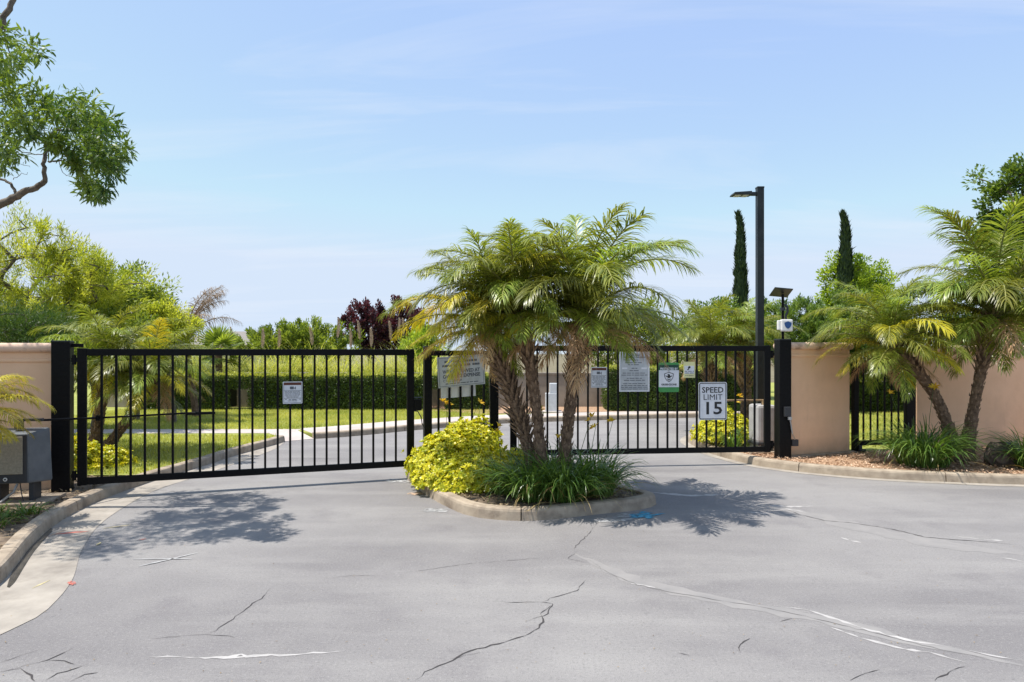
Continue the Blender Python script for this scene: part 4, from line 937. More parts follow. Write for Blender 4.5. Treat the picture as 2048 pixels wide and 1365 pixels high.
for k in range(40): ash_pts.append((R.uniform(-6.7, -5.8), R.uniform(5.8, 7.3), R.uniform(5.1, 6.3)))
at = thing('ash_tree', 'overhanging ash tree branch with clustered leaves against the sky', 'tree', (-9.2, 7.6, .1))
o0 = np.array([-9.2, 7.6, .1]); mb = MB()
def limb(px, r0, r1, dd=dA):
    pts = [Vector(P(x, y, dd)) for x, y in px]; lp_ = []
    for a, b in zip(pts[:-1], pts[1:]):
        for k in range(4): lp_.append(a.lerp(b, k / 4) + Vector((R.gauss(0, .008), R.gauss(0, .01), R.gauss(0, .008))))
    lp_.append(pts[-1]); n = len(lp_)
    mb.tube([p - Vector(o0) for p in lp_], [r0 + (r1 - r0) * k / (n - 1) for k in range(n)], 7); return lp_
mb.tube([Vector(q) - Vector(o0) for q in [(-9.2, 7.6, .1), (-9.1, 7.6, 1.2), (-8.9, 7.7, 2.3), (-8.6, 7.7, 3.2), (-8.6, 7.6, 4.4), (-8.8, 7.4, 5.6)]], [.17, .14, .125, .11, .08, .04], 9)
l1 = [Vector((-8.9, 7.7, 2.3)), Vector((-7.6, 7.8, 2.95)), Vector(P(-60, 440, dA))]
mb.tube([p - Vector(o0) for p in l1], [.08, .062, .052], 8)
limb([(-60, 440), (0, 410), (35, 393), (62, 380), (90, 362)], .052, .030); limb([(90, 362), (88, 330), (93, 300), (93, 285)], .026, .018)
limb([(93, 285), (105, 268), (118, 260), (145, 258), (165, 250)], .016, .007); limb([(93, 285), (75, 270), (55, 255), (40, 245)], .012, .005)
limb([(93, 300), (125, 303), (150, 285), (175, 265)], .010, .004); limb([(95, 325), (115, 322), (140, 330), (170, 328), (205, 330)], .012, .005); limb([(140, 330), (160, 350), (175, 370), (190, 385)], .007, .003)
limb([(35, 393), (28, 375), (10, 362), (-20, 352)], .018, .012); limb([(92, 310), (70, 308), (45, 305), (25, 300)], .006, .003); limb([(25, 358), (40, 350), (55, 345)], .004, .002); limb([(50, 310), (48, 330), (60, 335)], .004, .002)
limb([(120, 325), (125, 345), (135, 352), (145, 345)], .004, .002); limb([(-40, 130), (5, 45), (20, 10), (40, -40)], .04, .025); limb([(5, 45), (15, 90), (20, 110), (50, 100)], .010, .004)
tree_nodes = ash_pts
mb.build('trunk', M['bark'], at, smooth=True)
cl = np.array(ash_pts); per = 62; idx = np.repeat(np.arange(len(cl)), per); Nn = len(idx)
szs = np.array([s for _, _, s in cl_px for k in range(3)] + [.3] * 110)[idx] * .85
off = rand_dirs(Nn) * (rng.random(Nn) ** .5)[:, None]
pos = cl[idx] + off * szs[:, None]
D = unit(off * .8 + rng.normal(size=(Nn, 3)) * .5 + np.array([.1, 0, -.15]))
link('crown', leaf_mesh('leaves', pos - o0, D, unit(np.array([0, 0, 1.]) + rng.normal(size=(Nn, 3)) * .5), rng.uniform(.055, .11, Nn), rng.uniform(.016, .027, Nn), M['ash'], 6, np.clip(.4 + .3 * rng.normal(size=len(cl))[idx] + .15 * rng.normal(size=Nn), 0, 1)), at)

# ------------------------------------------------------------------ hedges
def hedge(label, x0, x1, y0, y1, z0, z1, nleaf, seed, sunlit=True, gaps=()):
    rr = np.random.default_rng(seed); cx, cy = (x0 + x1) / 2, (y0 + y1) / 2
    root = thing('clipped_hedge', label, 'hedge', (cx, cy, z0)); hx, hy, hz = (x1 - x0) / 2, (y1 - y0) / 2, z1 - z0
    mb = MB()
    edges = [x0] + [g for ga in gaps for g in ga] + [x1]
    for a, b in zip(edges[::2], edges[1::2]): mb.box(((a + b) / 2 - cx, .03, hz / 2 - .04), (max(.1, b - a - .22), hy * 2 - .24, hz - .22))
    mb.build('dark_core', M['hedge_in'], root)  # solid dark box added behind the leaves to block the view through
    def put(n, face):
        u = rr.uniform(-hx, hx, n)
        if face == 'front': p = np.stack([u, -hy + .10 * rr.random(n) ** 1.5, rr.uniform(.02, hz, n)], 1); N = np.tile([0, -1., 0], (n, 1))
        elif face == 'top': p = np.stack([u, rr.uniform(-hy, hy, n), hz - .10 * rr.random(n) ** 1.5], 1); N = np.tile([0, 0, 1.], (n, 1))
        else:
            s = -1 if face == 'left' else 1
            p = np.stack([s * (hx - .1 * rr.random(n)), rr.uniform(-hy, hy, n), rr.uniform(.02, hz, n)], 1); N = np.tile([s * 1., 0, 0], (n, 1))
        w = np.array([0.09 * mnoise.noise((q[0] * 1.3, q[1] * 1.7, q[2] * 1.7 + seed)) + .04 * mnoise.noise((q[0] * 4.1, q[1] * 4, q[2] * 4 + seed)) for q in p]); p = p + N * w[:, None]
        keep = np.ones(n, bool)
        for a, b in gaps: keep &= ~((p[:, 0] > a - cx) & (p[:, 0] < b - cx) & (p[:, 2] < hz * .62))
        return p[keep], N[keep]
    fr_ = nleaf; tp = int(nleaf * .5); sd = int(nleaf * .08)
    parts = [put(fr_, 'front'), put(sd, 'left'), put(sd, 'right'), put(int(tp * .4), 'top')]
    p = np.concatenate([a for a, _ in parts]); N = np.concatenate([b for _, b in parts]); n = len(p)
    D = unit(N * .6 + rr.normal(size=(n, 3)) * .7 + np.array([0, 0, .25]))
    link('foliage', leaf_mesh('leaves', p, D, N + rr.normal(size=(n, 3)) * .3, rr.uniform(.04, .085, n), rr.uniform(.022, .042, n), M['hedge'], 4, np.clip(.45 + .28 * rr.normal(size=n), 0, 1)), root)
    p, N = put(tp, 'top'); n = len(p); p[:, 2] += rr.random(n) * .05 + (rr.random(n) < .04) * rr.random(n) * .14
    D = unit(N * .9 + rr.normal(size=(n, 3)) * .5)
    link('sunlit_top_leaves', leaf_mesh('leaves', p, D, rr.normal(size=(n, 3)), rr.uniform(.05, .09, n), rr.uniform(.025, .04, n), M['hedge_sunlit_top'], 4), root)  # top leaves carry the sunlit look in their colour
    return root
hedge('long clipped dark hedge with painted sunlit top below the pampas grass', -11.6, -0.75, 20.75, 21.7, .1, 1.13, 30000, 1, gaps=((-8.6, -8.05), (-2.55, -2.05)))
hedge('clipped dark hedge behind the notice signs and date palms', 2.85, 7.6, 20.3, 21.5, .1, 1.35, 17000, 2)
hedge('clipped hedge across the lawn seen through the walkway gate', 8.1, 13.6, 19.9, 20.9, .1, 1.12, 14000, 3)

# ------------------------------------------------------------------ golden shrubs
def golden(label, lobes, n, seed, leaf=(.055, .028), base=None):
    rr = np.random.default_rng(seed); b = base or (lobes[0][0], lobes[0][1], .1); o = np.array(b, float)
    root = thing('golden_shrub', label, 'shrub', b); PT, NN = [], []
    tot = sum(l[3] * l[4] for l in lobes)
    for lx_, ly_, lz, rx, ry, rz in [(l[0], l[1], l[2], l[3], l[4], l[5]) for l in lobes]:
        m = int(n * rx * ry / tot); d = unit(rr.normal(size=(m, 3))); d[:, 2] = np.abs(d[:, 2]) * 1.0 - .12
        lump = np.array([1 + .16 * mnoise.noise((q[0] * 3.2 + seed, q[1] * 3.2, q[2] * 3.2)) + .07 * mnoise.noise((q[0] * 9, q[1] * 9 + seed, q[2] * 9)) for q in d])
        rad = (1 + (lump - 1) * 1.6) * (1 - .22 * rr.random(m) ** 1.5) + (rr.random(m) < .06) * rr.random(m) * .16
        p = np.array([lx_, ly_, lz]) + d * rad[:, None] * np.array([rx, ry, rz]); p[:, 2] = np.maximum(p[:, 2], .12 + .05 * rr.random(m))
        PT.append(p); NN.append(unit(d / np.array([rx, ry, rz])))
    p = np.concatenate(PT); N = np.concatenate(NN); per = 6
    idx = np.repeat(np.arange(len(p)), per); k = len(idx); az = np.tile(np.arange(per) * 6.283 / per, len(p)) + rr.random(len(p))[idx] * 6.28
    axis = unit(N + rr.normal(size=N.shape) * .35 + np.array([0, 0, .45])); t1 = unit(np.cross(axis, [.3, .7, .2])); t2 = np.cross(axis, t1)
    D = t1[idx] * np.cos(az)[:, None] + t2[idx] * np.sin(az)[:, None] + axis[idx] * rr.uniform(.35, 1.1, k)[:, None]
    tone = np.clip(.55 + .24 * rr.normal(size=len(p))[idx] + .15 * rr.normal(size=k), 0, 1)
    link('foliage', leaf_mesh('leaves', p[idx] - o, D, axis[idx], rr.uniform(.7, 1.2, k) * leaf[0], rr.uniform(.8, 1.2, k) * leaf[1], M['euonymus'], 6, tone), root)
    mb = MB()
    for l in lobes:
        for q in range(16):
            a = rr.random() * 6.28; e = rr.uniform(.2, 1.4); v = Vector((math.cos(a) * math.cos(e) * l[3], math.sin(a) * math.cos(e) * l[4], math.sin(e) * l[5])) * .88
            c = Vector((l[0], l[1], .1)) - Vector(o); m_ = c + v * .5 + Vector((0, 0, .05)); mb.tube([c, m_, c + Vector((0, 0, l[2] - .1)) + v], [.014, .009, .004], 5)
    mb.build('stems', M['bark'], root)
    return root
golden('large mound of golden leaves filling the kerbed island', [(-.82, 9.62, .24, .62, .80, .52), (-.45, 8.98, .14, .55, .55, .42), (-.62, 10.05, .35, .50, .55, .56), (-1.0, 9.15, .12, .34, .45, .34), (.02, 9.35, .14, .42, .5, .42), (-.70, 8.75, .08, .30, .30, .28)], 6000, 1)
golden('golden leaved shrub behind the bar gate below the speed sign', [(3.95, 13.0, .25, .48, .5, .42), (4.32, 13.3, .25, .36, .45, .42), (4.05, 13.35, .45, .32, .38, .42)], 2600, 2)
golden('low golden shrub behind the hinge end of the long-armed gate', [(-6.65, 10.35, .15, .52, .5, .42), (-6.3, 10.6, .12, .4, .4, .28), (-7.1, 10.5, .12, .4, .4, .45)], 2400, 3)

# ------------------------------------------------------------------ strap leaved clumps with lilies
_flower = {}
def flower_mesh(v):
    if v not in _flower:
        rr = np.random.default_rng(60 + v); k = 6; az = np.arange(k) * 6.283 / k; p = np.zeros((k, 3))
        D = np.stack([np.cos(az), np.sin(az), np.full(k, .55 + .4 * v)], 1)
        _flower[v] = leaf_mesh('petals', p, D, np.tile([0, 0, 1.], (k, 1)), np.full(k, .085), np.full(k, .032), M['flower'], 6, rr.random(k))
    return _flower[v]
def clump(label, x, y, n, length, spread, seed, stalks=(), dry=0.06, mat='lily', el=(58, 88), w=.016):
    rr = np.random.default_rng(seed); root = thing('strap_leaf_clump', label, 'plant', (x, y, .1))
    def blades(m, ln, wd, elr, dr):
        a = rr.random(m) * 6.283; r0 = rr.random(m) ** .5 * spread
        base = np.stack([r0 * np.cos(a), r0 * np.sin(a), np.zeros(m) - .01], 1); az = a + rr.normal(size=m) * .6
        L_ = ln * rr.uniform(.6, 1.15, m); Cl, S = arching(base, az, np.radians(rr.uniform(*elr, m)), L_, np.radians(rr.uniform(*dr, m)), 6)
        Cl[:, :, 2] = np.maximum(Cl[:, :, 2], .01 + .01 * rr.random((m, 1)))
        prof = np.array([.75, 1, 1, .92, .75, .5, .06]); Wd = wd * rr.uniform(.7, 1.2, m)[:, None] * prof[None, :]
        tw = rr.uniform(-.5, .5, m); S2 = S * np.cos(tw)[:, None] + np.array([0, 0, 1.]) * np.sin(tw)[:, None]
        V, f, k = strip_geo(Cl, Wd, S2); return V, f, np.repeat(np.clip(.45 + .28 * rr.normal(size=m), 0, 1), k)
    V, f, t = blades(n, length, w, el, (70, 165)); link('leaves', np_mesh('leaves', V, [f], t, [M[mat]]), root)
    if dry: V, f, t = blades(max(4, int(n * dry)), length * .85, w * .8, (20, 60), (60, 120)); link('dry_leaves', np_mesh('leaves', V, [f], t, [M['lily_dry']]), root)
    for sx, sy, hgt, lean in stalks:
        mb = MB(); tip = Vector((sx + lean, sy, hgt)); mb.tube([(sx, sy, 0), (sx + lean * .35, sy, hgt * .6), tip], [.005, .004, .003], 5); st = mb.build('flower_stalk', M['lily'], root)
        for q in range(R.choice((1, 2, 2))):
            o = link('flower', flower_mesh(R.choice((0, 1))), st, tuple(tip + Vector((R.uniform(-.04, .04), R.uniform(-.03, .03), R.uniform(-.05, .01)))), (R.uniform(-.9, .9), R.uniform(-.9, .9), R.uniform(0, 6)))
    return root
clump('dark green strap leaf clump at the foot of the island palms, full grown', .62, 8.10, 520, .84, .24, 1, [(.15, .1, .98, .18), (.3, .2, .86, .1), (.05, .2, .72, -.1)])
clump('strap leaf clump spilling towards the island nose', .22, 8.10, 380, .74, .22, 2)
clump('strap leaf clump at the corner of the island by the frond shadow', 1.02, 8.36, 420, .78, .22, 3, [(.1, .2, .92, .15)])
clump('small strap leaf clump leaning into the golden shrub', -.08, 8.45, 230, .60, .16, 4, [(-.05, .2, .80, -.05)])
clump('thin strap leaf clump behind the palm trunks', .50, 9.1, 180, .66, .2, 5, [(-.4, .2, .93, -.03), (-.2, .1, 1.0, .05), (.2, 0, .8, .1)])
clump('lily plant with orange flowers against the fixed bar panel', -.82, 10.45, 90, .7, .15, 6, [(-.2, 0, .98, .03), (-.1, 0, 1.02, -.1), (.25, 0, 1.02, .1), (.1, .1, 1.0, .2)])
clump('big round strap leaf clump on bark chips beside the leaning palm', 6.35, 10.55, 640, .92, .34, 7, [(-.1, .3, 1.15, -.25), (.25, .3, 1.2, .1)], dry=.03, w=.017)
clump('strap leaf clump beside the dark boulder', 7.92, 10.25, 420, .78, .28, 8, [(.15, .1, .95, .0)], dry=.03)
clump('thin flowering lily clump behind the bar gate beside the motor cabinet', 3.98, 12.35, 90, .6, .12, 9, [(-.1, .1, .95, -.1), (.1, 0, 1.0, .05), (-.02, 0, .85, .15)])
clump('tiny weedy tuft on bare soil below the motor box', -5.2, 7.35, 60, .22, .12, 10, dry=.3)
clump('low scruffy tuft beside the kerb under the motor box', -5.35, 6.9, 160, .20, .30, 12, dry=.5)
clump('sparse dry tuft on the soil in front of the pink wall', -5.75, 7.3, 140, .18, .28, 13, dry=.6)

# ------------------------------------------------------------------ pampas grass
_pl = {}
def plume_mesh(v):
    if v not in _pl:
        rr = np.random.default_rng(80 + v); n = 420; t = rr.random(n); ln = .62
        spine = np.stack([.10 * t ** 2, np.zeros(n), t * ln], 1); az = rr.random(n) * 6.28
        wid = .085 * np.sin(np.clip(t * 1.05 + .02, 0, 1) * math.pi) ** .6
        D = np.stack([np.cos(az) * .4 + .25, np.sin(az) * .4, np.ones(n) * .8], 1); p = spine + np.stack([np.cos(az), np.sin(az), np.zeros(n)], 1) * (wid * rr.random(n) * .6)[:, None]
        _pl[v] = leaf_mesh('plume', p, D, np.stack([np.cos(az), np.sin(az), np.zeros(n)], 1), rr.uniform(.05, .12, n), rr.uniform(.008, .018, n), M['plume'], 4)
    return _pl[v]
_pg = {}
def pampas_mesh(v):
    if v not in _pg:
        rr = np.random.default_rng(90 + v); m = 900; a = rr.random(m) * 6.283; r0 = rr.random(m) ** .5 * .35
        base = np.stack([r0 * np.cos(a), r0 * np.sin(a), np.zeros(m)], 1)
        Cl, S = arching(base, a + rr.normal(size=m) * .5, np.radians(rr.uniform(58, 88, m)), rr.uniform(1.5, 2.7, m), np.radians(rr.uniform(60, 160, m)), 7)
        Cl[:, :, 2] = np.maximum(Cl[:, :, 2], .02)
        Wd = .020 * np.array([.8, 1, 1, .9, .8, .6, .4, .05])[None, :] * rr.uniform(.7, 1.3, m)[:, None]
        V, f, k = strip_geo(Cl, Wd, S); _pg[v] = np_mesh('blades', V, [f], np.repeat(rr.random(m), k), [M['pampas']])
    return _pg[v]
pl_spots = {0: [], 1: [], 2: [(.1, 2.3, 3)], 3: [(.2, 2.2, 2)], 4: [(-.2, 2.2, 4)], 5: [(.0, 2.3, 5)], 6: [(-.1, 2.55, 1), (.35, 2.2, 0)], 7: [(.1, 2.25, 2), (-.3, 2.5, 3)], 8: [(-.2, 2.5, 1), (0.05, 2.6, 3), (.25, 2.6, 4)], 9: []}
side_names = ['beside the fan palm', 'nearest the dead palm', 'below the green shrub shoots', 'in the middle of the hedge run', 'under the shrub with upright shoots', 'in front of the far shrub edge', 'with two plumes before the purple tree', 'with pale plumes by the purple tree', 'with three upright plumes beside the yellow fronds', 'behind the tow sign']
for k in range(10):
    px = 345 + k * 56; d = 23.4 + (k % 3) * .5
    X = (px - 1024) * d / F; root = thing('pampas_grass', 'pampas grass clump ' + side_names[k], 'pampas grass', (X, d, .1), R.uniform(0, 6))
    g_ = link('leaves', pampas_mesh(k % 3), root); sc = R.uniform(.95, 1.15); g_.scale = (sc, sc, sc * .95)
    for (dx, zz_, v) in pl_spots[k]:
        an = -root.rotation_euler.z; o = link('plume', plume_mesh(v % 3), root, (dx * math.cos(an), dx * math.sin(an), zz_ - .30), (R.uniform(-.12, .12), R.uniform(-.25, .0), -root.rotation_euler.z + math.pi + R.uniform(-.4, .4)))
        mb = MB(); mb.tube([(dx * .4 * math.cos(an), dx * .4 * math.sin(an), .3), (dx * math.cos(an), dx * math.sin(an), zz_ - .25)], .006, 5); mb.build('plume_stalk', M['pampas'], root)

# ------------------------------------------------------------------ palms
_fr = {}
def frond_mesh(el, var, colour):
    key = (el, var, colour)
    if key in _fr: return _fr[key]
    rr = np.random.default_rng(1000 + el * 17 + var * 131 + len(colour) * 7)
    e0 = math.radians(el); dr = math.radians({80: 66, 62: 84, 42: 82, 22: 68, 2: 48, -25: 38, -50: 25}[el] * rr.uniform(.85, 1.2))
    S = 16; t = np.linspace(0, 1, S + 1); pitch = e0 - dr * t ** 1.35
    pitch = np.maximum(pitch, math.radians(-86)); x = np.concatenate([[0], np.cumsum(np.cos(pitch[:-1]) / S)]); z = np.concatenate([[0], np.cumsum(np.sin(pitch[:-1]) / S)])
    sway = .06 * rr.normal() * t ** 2; path = np.stack([x, sway, z], 1)
    tang = unit(np.gradient(path, axis=0))
    nl = 66; tt = np.linspace(.13, .995, nl); tt = np.concatenate([tt, tt]); side = np.concatenate([np.ones(nl), -np.ones(nl)])
    tt = np.clip(tt + rr.normal(size=2 * nl) * .006, .1, 1)
    bp = np.stack([np.interp(tt, t, path[:, k]) for k in range(3)], 1); tg = unit(np.stack([np.interp(tt, t, tang[:, k]) for k in range(3)], 1))
    sd = np.stack([np.zeros(2 * nl), side, np.zeros(2 * nl)], 1); up = np.cross(tg, np.array([0, 1., 0])); up = up * np.sign(up[:, 2:3] + 1e-6) if False else -np.cross(np.array([0, 1., 0]), tg) * -1
    up = np.cross(tg, np.array([0, 1., 0])); up = np.where((up[:, 2:3] < 0) & (np.abs(el) < 90), -up, up)
    ang = np.radians(np.interp(tt, [.1, .5, 1], [66, 52, 22]) + rr.normal(size=2 * nl) * 9)
    ln = .275 * np.interp(tt, [.1, .25, .55, .8, 1], [.45, .9, 1.0, .82, .45]) * rr.uniform(.85, 1.12, 2 * nl)
    D = tg * np.cos(ang)[:, None] + sd * np.sin(ang)[:, None] + up * rr.uniform(.05, .38, 2 * nl)[:, None]; D = unit(D)
    wilt = {'frond': 1.0, 'frond_y': 1.1, 'frond_d': 1.9, 'frond_b': 2.2}[colour]; segs = 4; pts = [bp]; cur = bp; dv = D
    for k in range(segs):
        dv = unit(dv + np.array([0, 0, -.17 * wilt]) * (k + .3) + rr.normal(size=dv.shape) * (.055 if wilt < 1.5 else .16)); cur = cur + dv * (ln / segs)[:, None]; pts.append(cur)
    Cl = np.stack(pts, 1); sdir = unit(np.cross(Cl[:, -1] - Cl[:, 0], up)); Wd = .0096 * np.array([.55, 1, .95, .65, .05])[None, :] * rr.uniform(.8, 1.2, 2 * nl)[:, None] * (1 if wilt < 1.5 else .7)
    V, f, k = strip_geo(Cl, Wd, sdir); rnd = np.repeat(np.clip(.45 + .25 * rr.normal(size=2 * nl), 0, 1), k)
    mb = MB(); mb.tube([tuple(p) for p in path], [.011 * (1 - .85 * q) + .0012 for q in t], 5)
    V2 = np.array(mb.v); f2 = [np.array([q for q in mb.f if len(q) == 4]) + len(V)]
    midx = np.concatenate([np.zeros(len(f)), np.ones(len(f2[0]))])
    me = np_mesh('frond', np.concatenate([V, V2]), [f] + f2, np.concatenate([rnd, np.full(len(V2), .5)]), [M[colour], M['rachis'] if wilt < 1.5 else M['rachis_dead']], midx)
    _fr[key] = me; return me
def palm(label, base, heart, L_, n, seed, r0=.085, r1=.11, shag=.3, yellow=.12, dead=.10, bend=None, group=None, z_up=1.0, low=104, skew=None):
    rr = random.Random(seed); root = thing('date_palm', label, 'palm', tuple(base), 0, group); b = Vector(base); h_ = Vector(heart)
    mid = (b + h_) / 2 + Vector(bend or (0, 0, 0)); S = 26; path = []; rad = []
    for k in range(S + 1):
        t = k / S; p = b * (1 - t) ** 2 + mid * 2 * t * (1 - t) + h_ * t * t; path.append(p - b)
        r = r0 * (1.25 - .45 * min(1, t * 3)) if t < .33 else r0 * .8 + (r1 - r0 * .8) * max(0, (t - .55) / .45) ** 1.3
        rad.append(r * (1 + (.10 if k % 2 else -.06)))
    path[0] = Vector((0, 0, -.08)); mb = MB(); mb.tube(path, rad, 11, jit=.07); mb.build('trunk', M['palm_trunk'], root, smooth=False)
    mb = MB(); m = int(90 + 260 * shag); ga = 2.39996
    for k in range(m):
        t = .04 + .95 * (k / m); i = min(S - 1, int(t * S)); u = t * S - i; p = path[i].lerp(path[i + 1], u); ax = (path[i + 1] - path[i]).normalized()
        az = k * ga + rr.uniform(-.2, .2); e = Vector((math.cos(az), math.sin(az), 0)); e = (e - ax * e.dot(ax)).normalized(); s = ax.cross(e)
        r = rad[i] * .82; top = max(0, (t - (1 - shag * 1.1)) / max(.01, shag * 1.1)) if t > 1 - shag * 1.1 else 0
        ln = .035 + .02 * rr.random() + (.04 + .07 * rr.random()) * (top > 0) + .03 * top; outw = .55 + .7 * rr.random() * (top > 0); wd = .018 + .012 * (top > 0)
        a0 = p + e * r; tip = a0 + (ax * ln + e * ln * outw); q1 = a0 + s * wd; q2 = a0 - s * wd; q3 = a0 + e * .022 - ax * .015
        mb.add([q1, q2, q3, tip + s * wd * .3, tip - s * wd * .3], [(0, 2, 3), (2, 1, 4), (2, 4, 3), (0, 3, 4, 1)])
    mb.build('old_leaf_bases', M['palm_base'], root, kind='stuff')
    hl = h_ - b
    for k in range(n):
        t = (k + .5) / n; el_t = 84 - low * t ** .9 + rr.uniform(-9, 9)
        el = min((80, 62, 42, 22, 2, -25, -50), key=lambda v: abs(v - el_t)); az = k * ga + rr.uniform(-.25, .25) + seed
        col = 'frond'
        if t > .55 and rr.random() < yellow * 2.2: col = 'frond_y'
        elif rr.random() < yellow * .35: col = 'frond_y'
        if t > .82 and rr.random() < dead * 4: col = 'frond_d'
        if skew and t > .36 and math.cos(az - skew[0]) > .45 and rr.random() < skew[1]: col = rr.choice(('frond_y', 'frond_d', 'frond_y'))
        s = L_ * (.72 + .36 * math.sin(math.pi * min(1, t * 1.1 + .18))) * rr.uniform(.88, 1.1)
        o = link('frond', frond_mesh(el, rr.randrange(3), col), root, tuple(hl + Vector((rr.uniform(-.03, .03), rr.uniform(-.03, .03), .06 - .16 * t))), (rr.uniform(-.14, .14), rr.uniform(-.10, .10), az))
        o.scale = (s, s, s)
    return root
palm('shaggy island palm with yellow and dry fronds over the tow sign', (.35, 8.62, .1), (-.31, 8.62, 2.22), 1.30, 52, 1, .085, .125, .62, .12, .2, (.10, 0, -.10), skew=(math.pi, .9), low=100)
palm('middle island palm with slender brown trunk', (.39, 8.45, .1), (.09, 8.40, 2.38), 1.34, 46, 2, .08, .10, .3, .07, .05, (.10, 0, 0), low=92)
palm('island palm with the widest crown, beside the signs', (.62, 8.48, .1), (.90, 8.42, 2.27), 1.56, 54, 3, .085, .115, .35, .04, .10, (-.08, 0, 0), low=90)
palm('palm leaning hard over the walkway gate', (7.12, 11.0, .1), (6.10, 11.0, 1.98), 1.32, 52, 4, .10, .11, .25, .20, .1, (.45, 0, .15))
palm('tall full palm in front of the long stucco wall', (7.28, 10.95, .1), (7.78, 11.0, 2.46), 1.90, 68, 5, .095, .15, .35, .05, .10, (-.10, 0, 0))
palm('upright palm of the pair growing on the lawn behind the gate', (-7.2, 11.75, .1), (-6.95, 11.8, 1.62), 1.30, 44, 6, .10, .11, .3, .16, .05, (-.05, 0, 0))
palm('sharply leaning palm of the pair on the lawn behind the gate', (-7.05, 11.6, .1), (-6.15, 11.6, 1.40), 1.22, 42, 7, .09, .11, .3, .12, .05, (.05, 0, -.2))
palm('low yellow green palm in front of the grey motor box', (-5.95, 7.0, .1), (-5.62, 7.05, 1.22),   .78, 44, 8, .08, .10, .4, 2.2, .0, (0, 0, 0))
palm('date palm with hanging straw fronds behind the speed limit sign', (4.55, 15.6, .1), (4.52, 15.6, 1.95), 1.35, 40, 9, .15, .20, .5, .10, .3)
palm('date palm with straw fronds beside the lamp post', (5.6, 16.2, .1), (5.5, 16.2, 2.05), 1.35, 38, 10, .15, .20, .5, .10, .3)
# dead palm and fan palm at the left
dp = thing('dead_palm', 'dead brown palm drooping above the lawn palms', 'palm', (-8.6, 18.6, .1))
hz_ = P(372, 668, 18.6); hl = Vector(hz_) - Vector((-8.6, 18.6, .1))
mb = MB(); mb.tube([(0, 0, -.05), (hl.x * .5, 0, hl.z * .5), hl], [.10, .075, .05], 9, jit=.08); mb.build('trunk', M['palm_trunk'], dp)
for k in range(20):
    el = R.choice((80, 80, 62, 62)); o = link('frond', frond_mesh(el, k % 3, 'frond_b'), dp, tuple(hl + Vector((0, 0, -.25))), (R.uniform(-.1, .1), 0, R.choice((math.pi, math.pi, math.pi * .8, -math.pi * .75, 0.3, -.5)) + R.uniform(-.4, .4))); o.scale = (R.uniform(1.5, 1.9),) * 3
fp_ = thing('fan_palm', 'small green fan palm beyond the hedge beside the dead palm', 'palm', ((437 - 1024) * 22.6 / F, 22.6, .1))
mb = MB(); mb.tube([(0, 0, -.05), (.02, 0, .9), (0, 0, 1.75)], [.14, .11, .12], 9, jit=.06); mb.build('trunk', M['palm_trunk'], fp_)
def fan_mesh(v):
    rr = np.random.default_rng(200 + v); k = 26; a = np.radians(np.linspace(-115, 115, k)); pet = .42
    base = np.tile([pet, 0, 0.], (k, 1)); D = np.stack([np.cos(a), np.sin(a), np.zeros(k)], 1); L_ = .52 * (.8 + .2 * np.cos(a))
    pts = [base + D * (L_ * q)[:, None] + np.array([0, 0, -.05 * q * q + .0]) for q in (0.02, .35, .7, 1)]
    pts = [p + np.stack([np.zeros(k), np.zeros(k), .03 * ((np.arange(k) % 2) - .5) * q], 1) for p, q in zip(pts, (0, 1, 1, 0))]
    Cl = np.stack(pts, 1); S = np.stack([-np.sin(a), np.cos(a), np.zeros(k)], 1); V, f, kk = strip_geo(Cl, np.tile([.01, .05, .045, .004], (k, 1)), S)
    mb = MB(); mb.tube([(0, 0, 0), (pet * .5, 0, .02), (pet, 0, 0)], [.012, .009, .007], 5); V2 = np.array(mb.v)
    f2 = np.array([q for q in mb.f if len(q) == 4]) + len(V)
    return np_mesh('fan_leaf', np.concatenate([V, V2]), [f, f2], np.concatenate([np.repeat(rr.random(k), kk), np.full(len(V2), .5)]), [M['midgreen'], M['rachis']], np.concatenate([np.zeros(len(f)), np.ones(len(f2))]))
fms = [fan_mesh(v) for v in range(3)]
for k in range(17):
    t = k / 16; link('fan_leaf', fms[k % 3], fp_, (0, 0, 1.8 - .1 * t), (R.uniform(-.5, .5), -math.radians(82 - 110 * t), k * 2.4))

# ------------------------------------------------------------------ lawn grass, bark chips, litter, boulder
def scatter_grass(name, poly, box, n, ln, mat, avoid=()):
    X = rng.uniform(box[0], box[1], n); Y = rng.uniform(box[2], box[3], n); keep = inside(poly, X, Y)
    for av in avoid: keep &= ~inside(av, X, Y)
    X, Y = X[keep], Y[keep]; m = len(X); base = np.stack([X, Y, np.full(m, .104)], 1)
    a = rng.random(m) * 6.283; L_ = ln * rng.uniform(.5, 1.3, m); dv = np.stack([np.cos(a) * .55, np.sin(a) * .55, np.ones(m)], 1)
    s = np.stack([-np.sin(a), np.cos(a), np.zeros(m)], 1) * (.007 * rng.uniform(.7, 1.5, m))[:, None]
    V = np.stack([base - s, base + s, base + dv * L_[:, None]], 1).reshape(-1, 3); f = np.arange(m * 3).reshape(-1, 3)
    patch = np.array([.5 + .6 * mnoise.noise((x * .9, y * .9, 3.)) for x, y in zip(X, Y)])
    link(name, np_mesh(name, V, [f], np.repeat(np.clip(patch + .2 * rng.normal(size=m), 0, 1), 3), [mat]), kind='stuff')
pv1 = [(-4.3, 14.4), (-4.3, 14.75), (-4.6, 15.5), (-14, 15.5), (-30, 16.5), (-30, 15.6), (-14, 14.75), (-5.2, 14.35)]
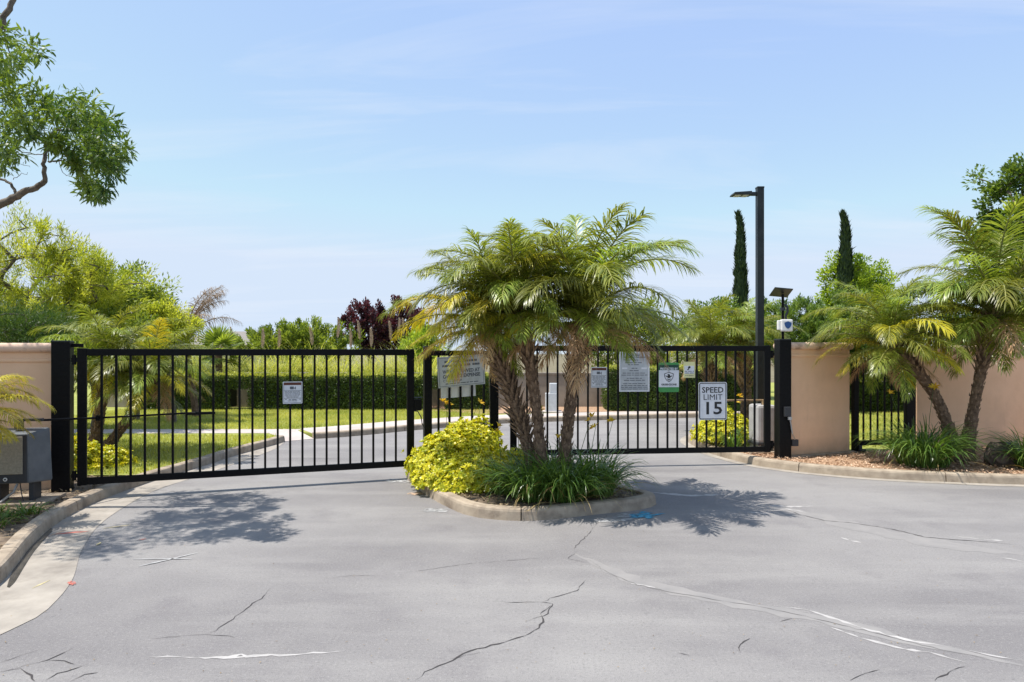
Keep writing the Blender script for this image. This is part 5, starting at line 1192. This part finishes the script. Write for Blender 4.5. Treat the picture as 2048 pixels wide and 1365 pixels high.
scatter_grass('lawn_grass', far_lawn, (-12, -0.5, 9.8, 20.9), 120000, .055, M['grass'], (pv1, fo + fo2[::-1]))
lawn_r = back_r + [(4.0, 12.4), (5.9, 12.4), (9.5, 13.4), (20, 14.2), (20, 21), (7.2, 21)]
scatter_grass('lawn_grass', lawn_r, (5.0, 13, 12.3, 20.2), 42000, .055, M['grass'])
def scatter_chips(name, poly, box, n, size, mat, z=.106, avoid=()):
    X = rng.uniform(box[0], box[1], n); Y = rng.uniform(box[2], box[3], n); keep = inside(poly, X, Y); X, Y = X[keep], Y[keep]; m = len(X)
    p = np.stack([X, Y, z + .02 * rng.random(m)], 1); a = rng.random(m) * 6.28; D = np.stack([np.cos(a), np.sin(a), rng.normal(size=m) * .35], 1)
    link(name, leaf_mesh(name, p, D, np.array([0, 0, 1.]) + rng.normal(size=(m, 3)) * .3, size * rng.uniform(.5, 1.5, m), size * .4 * rng.uniform(.5, 1.3, m), mat, 4, rng.random(m)), kind='stuff')
scatter_chips('bark_chips', front_bed + [(11, 13.1), (9.5, 12.9), (5.9, 12.0), (4.0, 12.0)], (4.0, 10.5, 9.2, 13), 15000, .05, M['chip'])
isl_in = offset_line(island_line, 0.16, True)
scatter_chips('leaf_litter', isl_in, (-1.6, 1.8, 7.4, 11.6), 4200, .06, M['litter'], .104)
scatter_chips('leaf_litter', bed_l + [(-8, 9.75), (-8, 3)], (-7.6, -4, 4.2, 9.7), 5200, .055, M['litter'], .104)
bx, by = 7.62, 10.62
bo = thing('boulder', 'dark brown boulder on bark chips beside the tall palm trunk', 'boulder', (bx, by, .08))
import bmesh
bm = bmesh.new(); bmesh.ops.create_icosphere(bm, subdivisions=4, radius=1)
for v in bm.verts:
    q = v.co.copy(); k = 1 + .22 * mnoise.noise(q * 1.3 + Vector((4, 2, 1))) + .10 * mnoise.noise(q * 3.5) + .04 * mnoise.noise(q * 9)
    v.co = Vector((q.x * .26 * k, q.y * .22 * k, max(-.05, q.z * .27 * k + .12)))
me = bpy.data.meshes.new('boulder'); bm.to_mesh(me); bm.free(); me.materials.append(M['rock']); link('rock', me, bo)
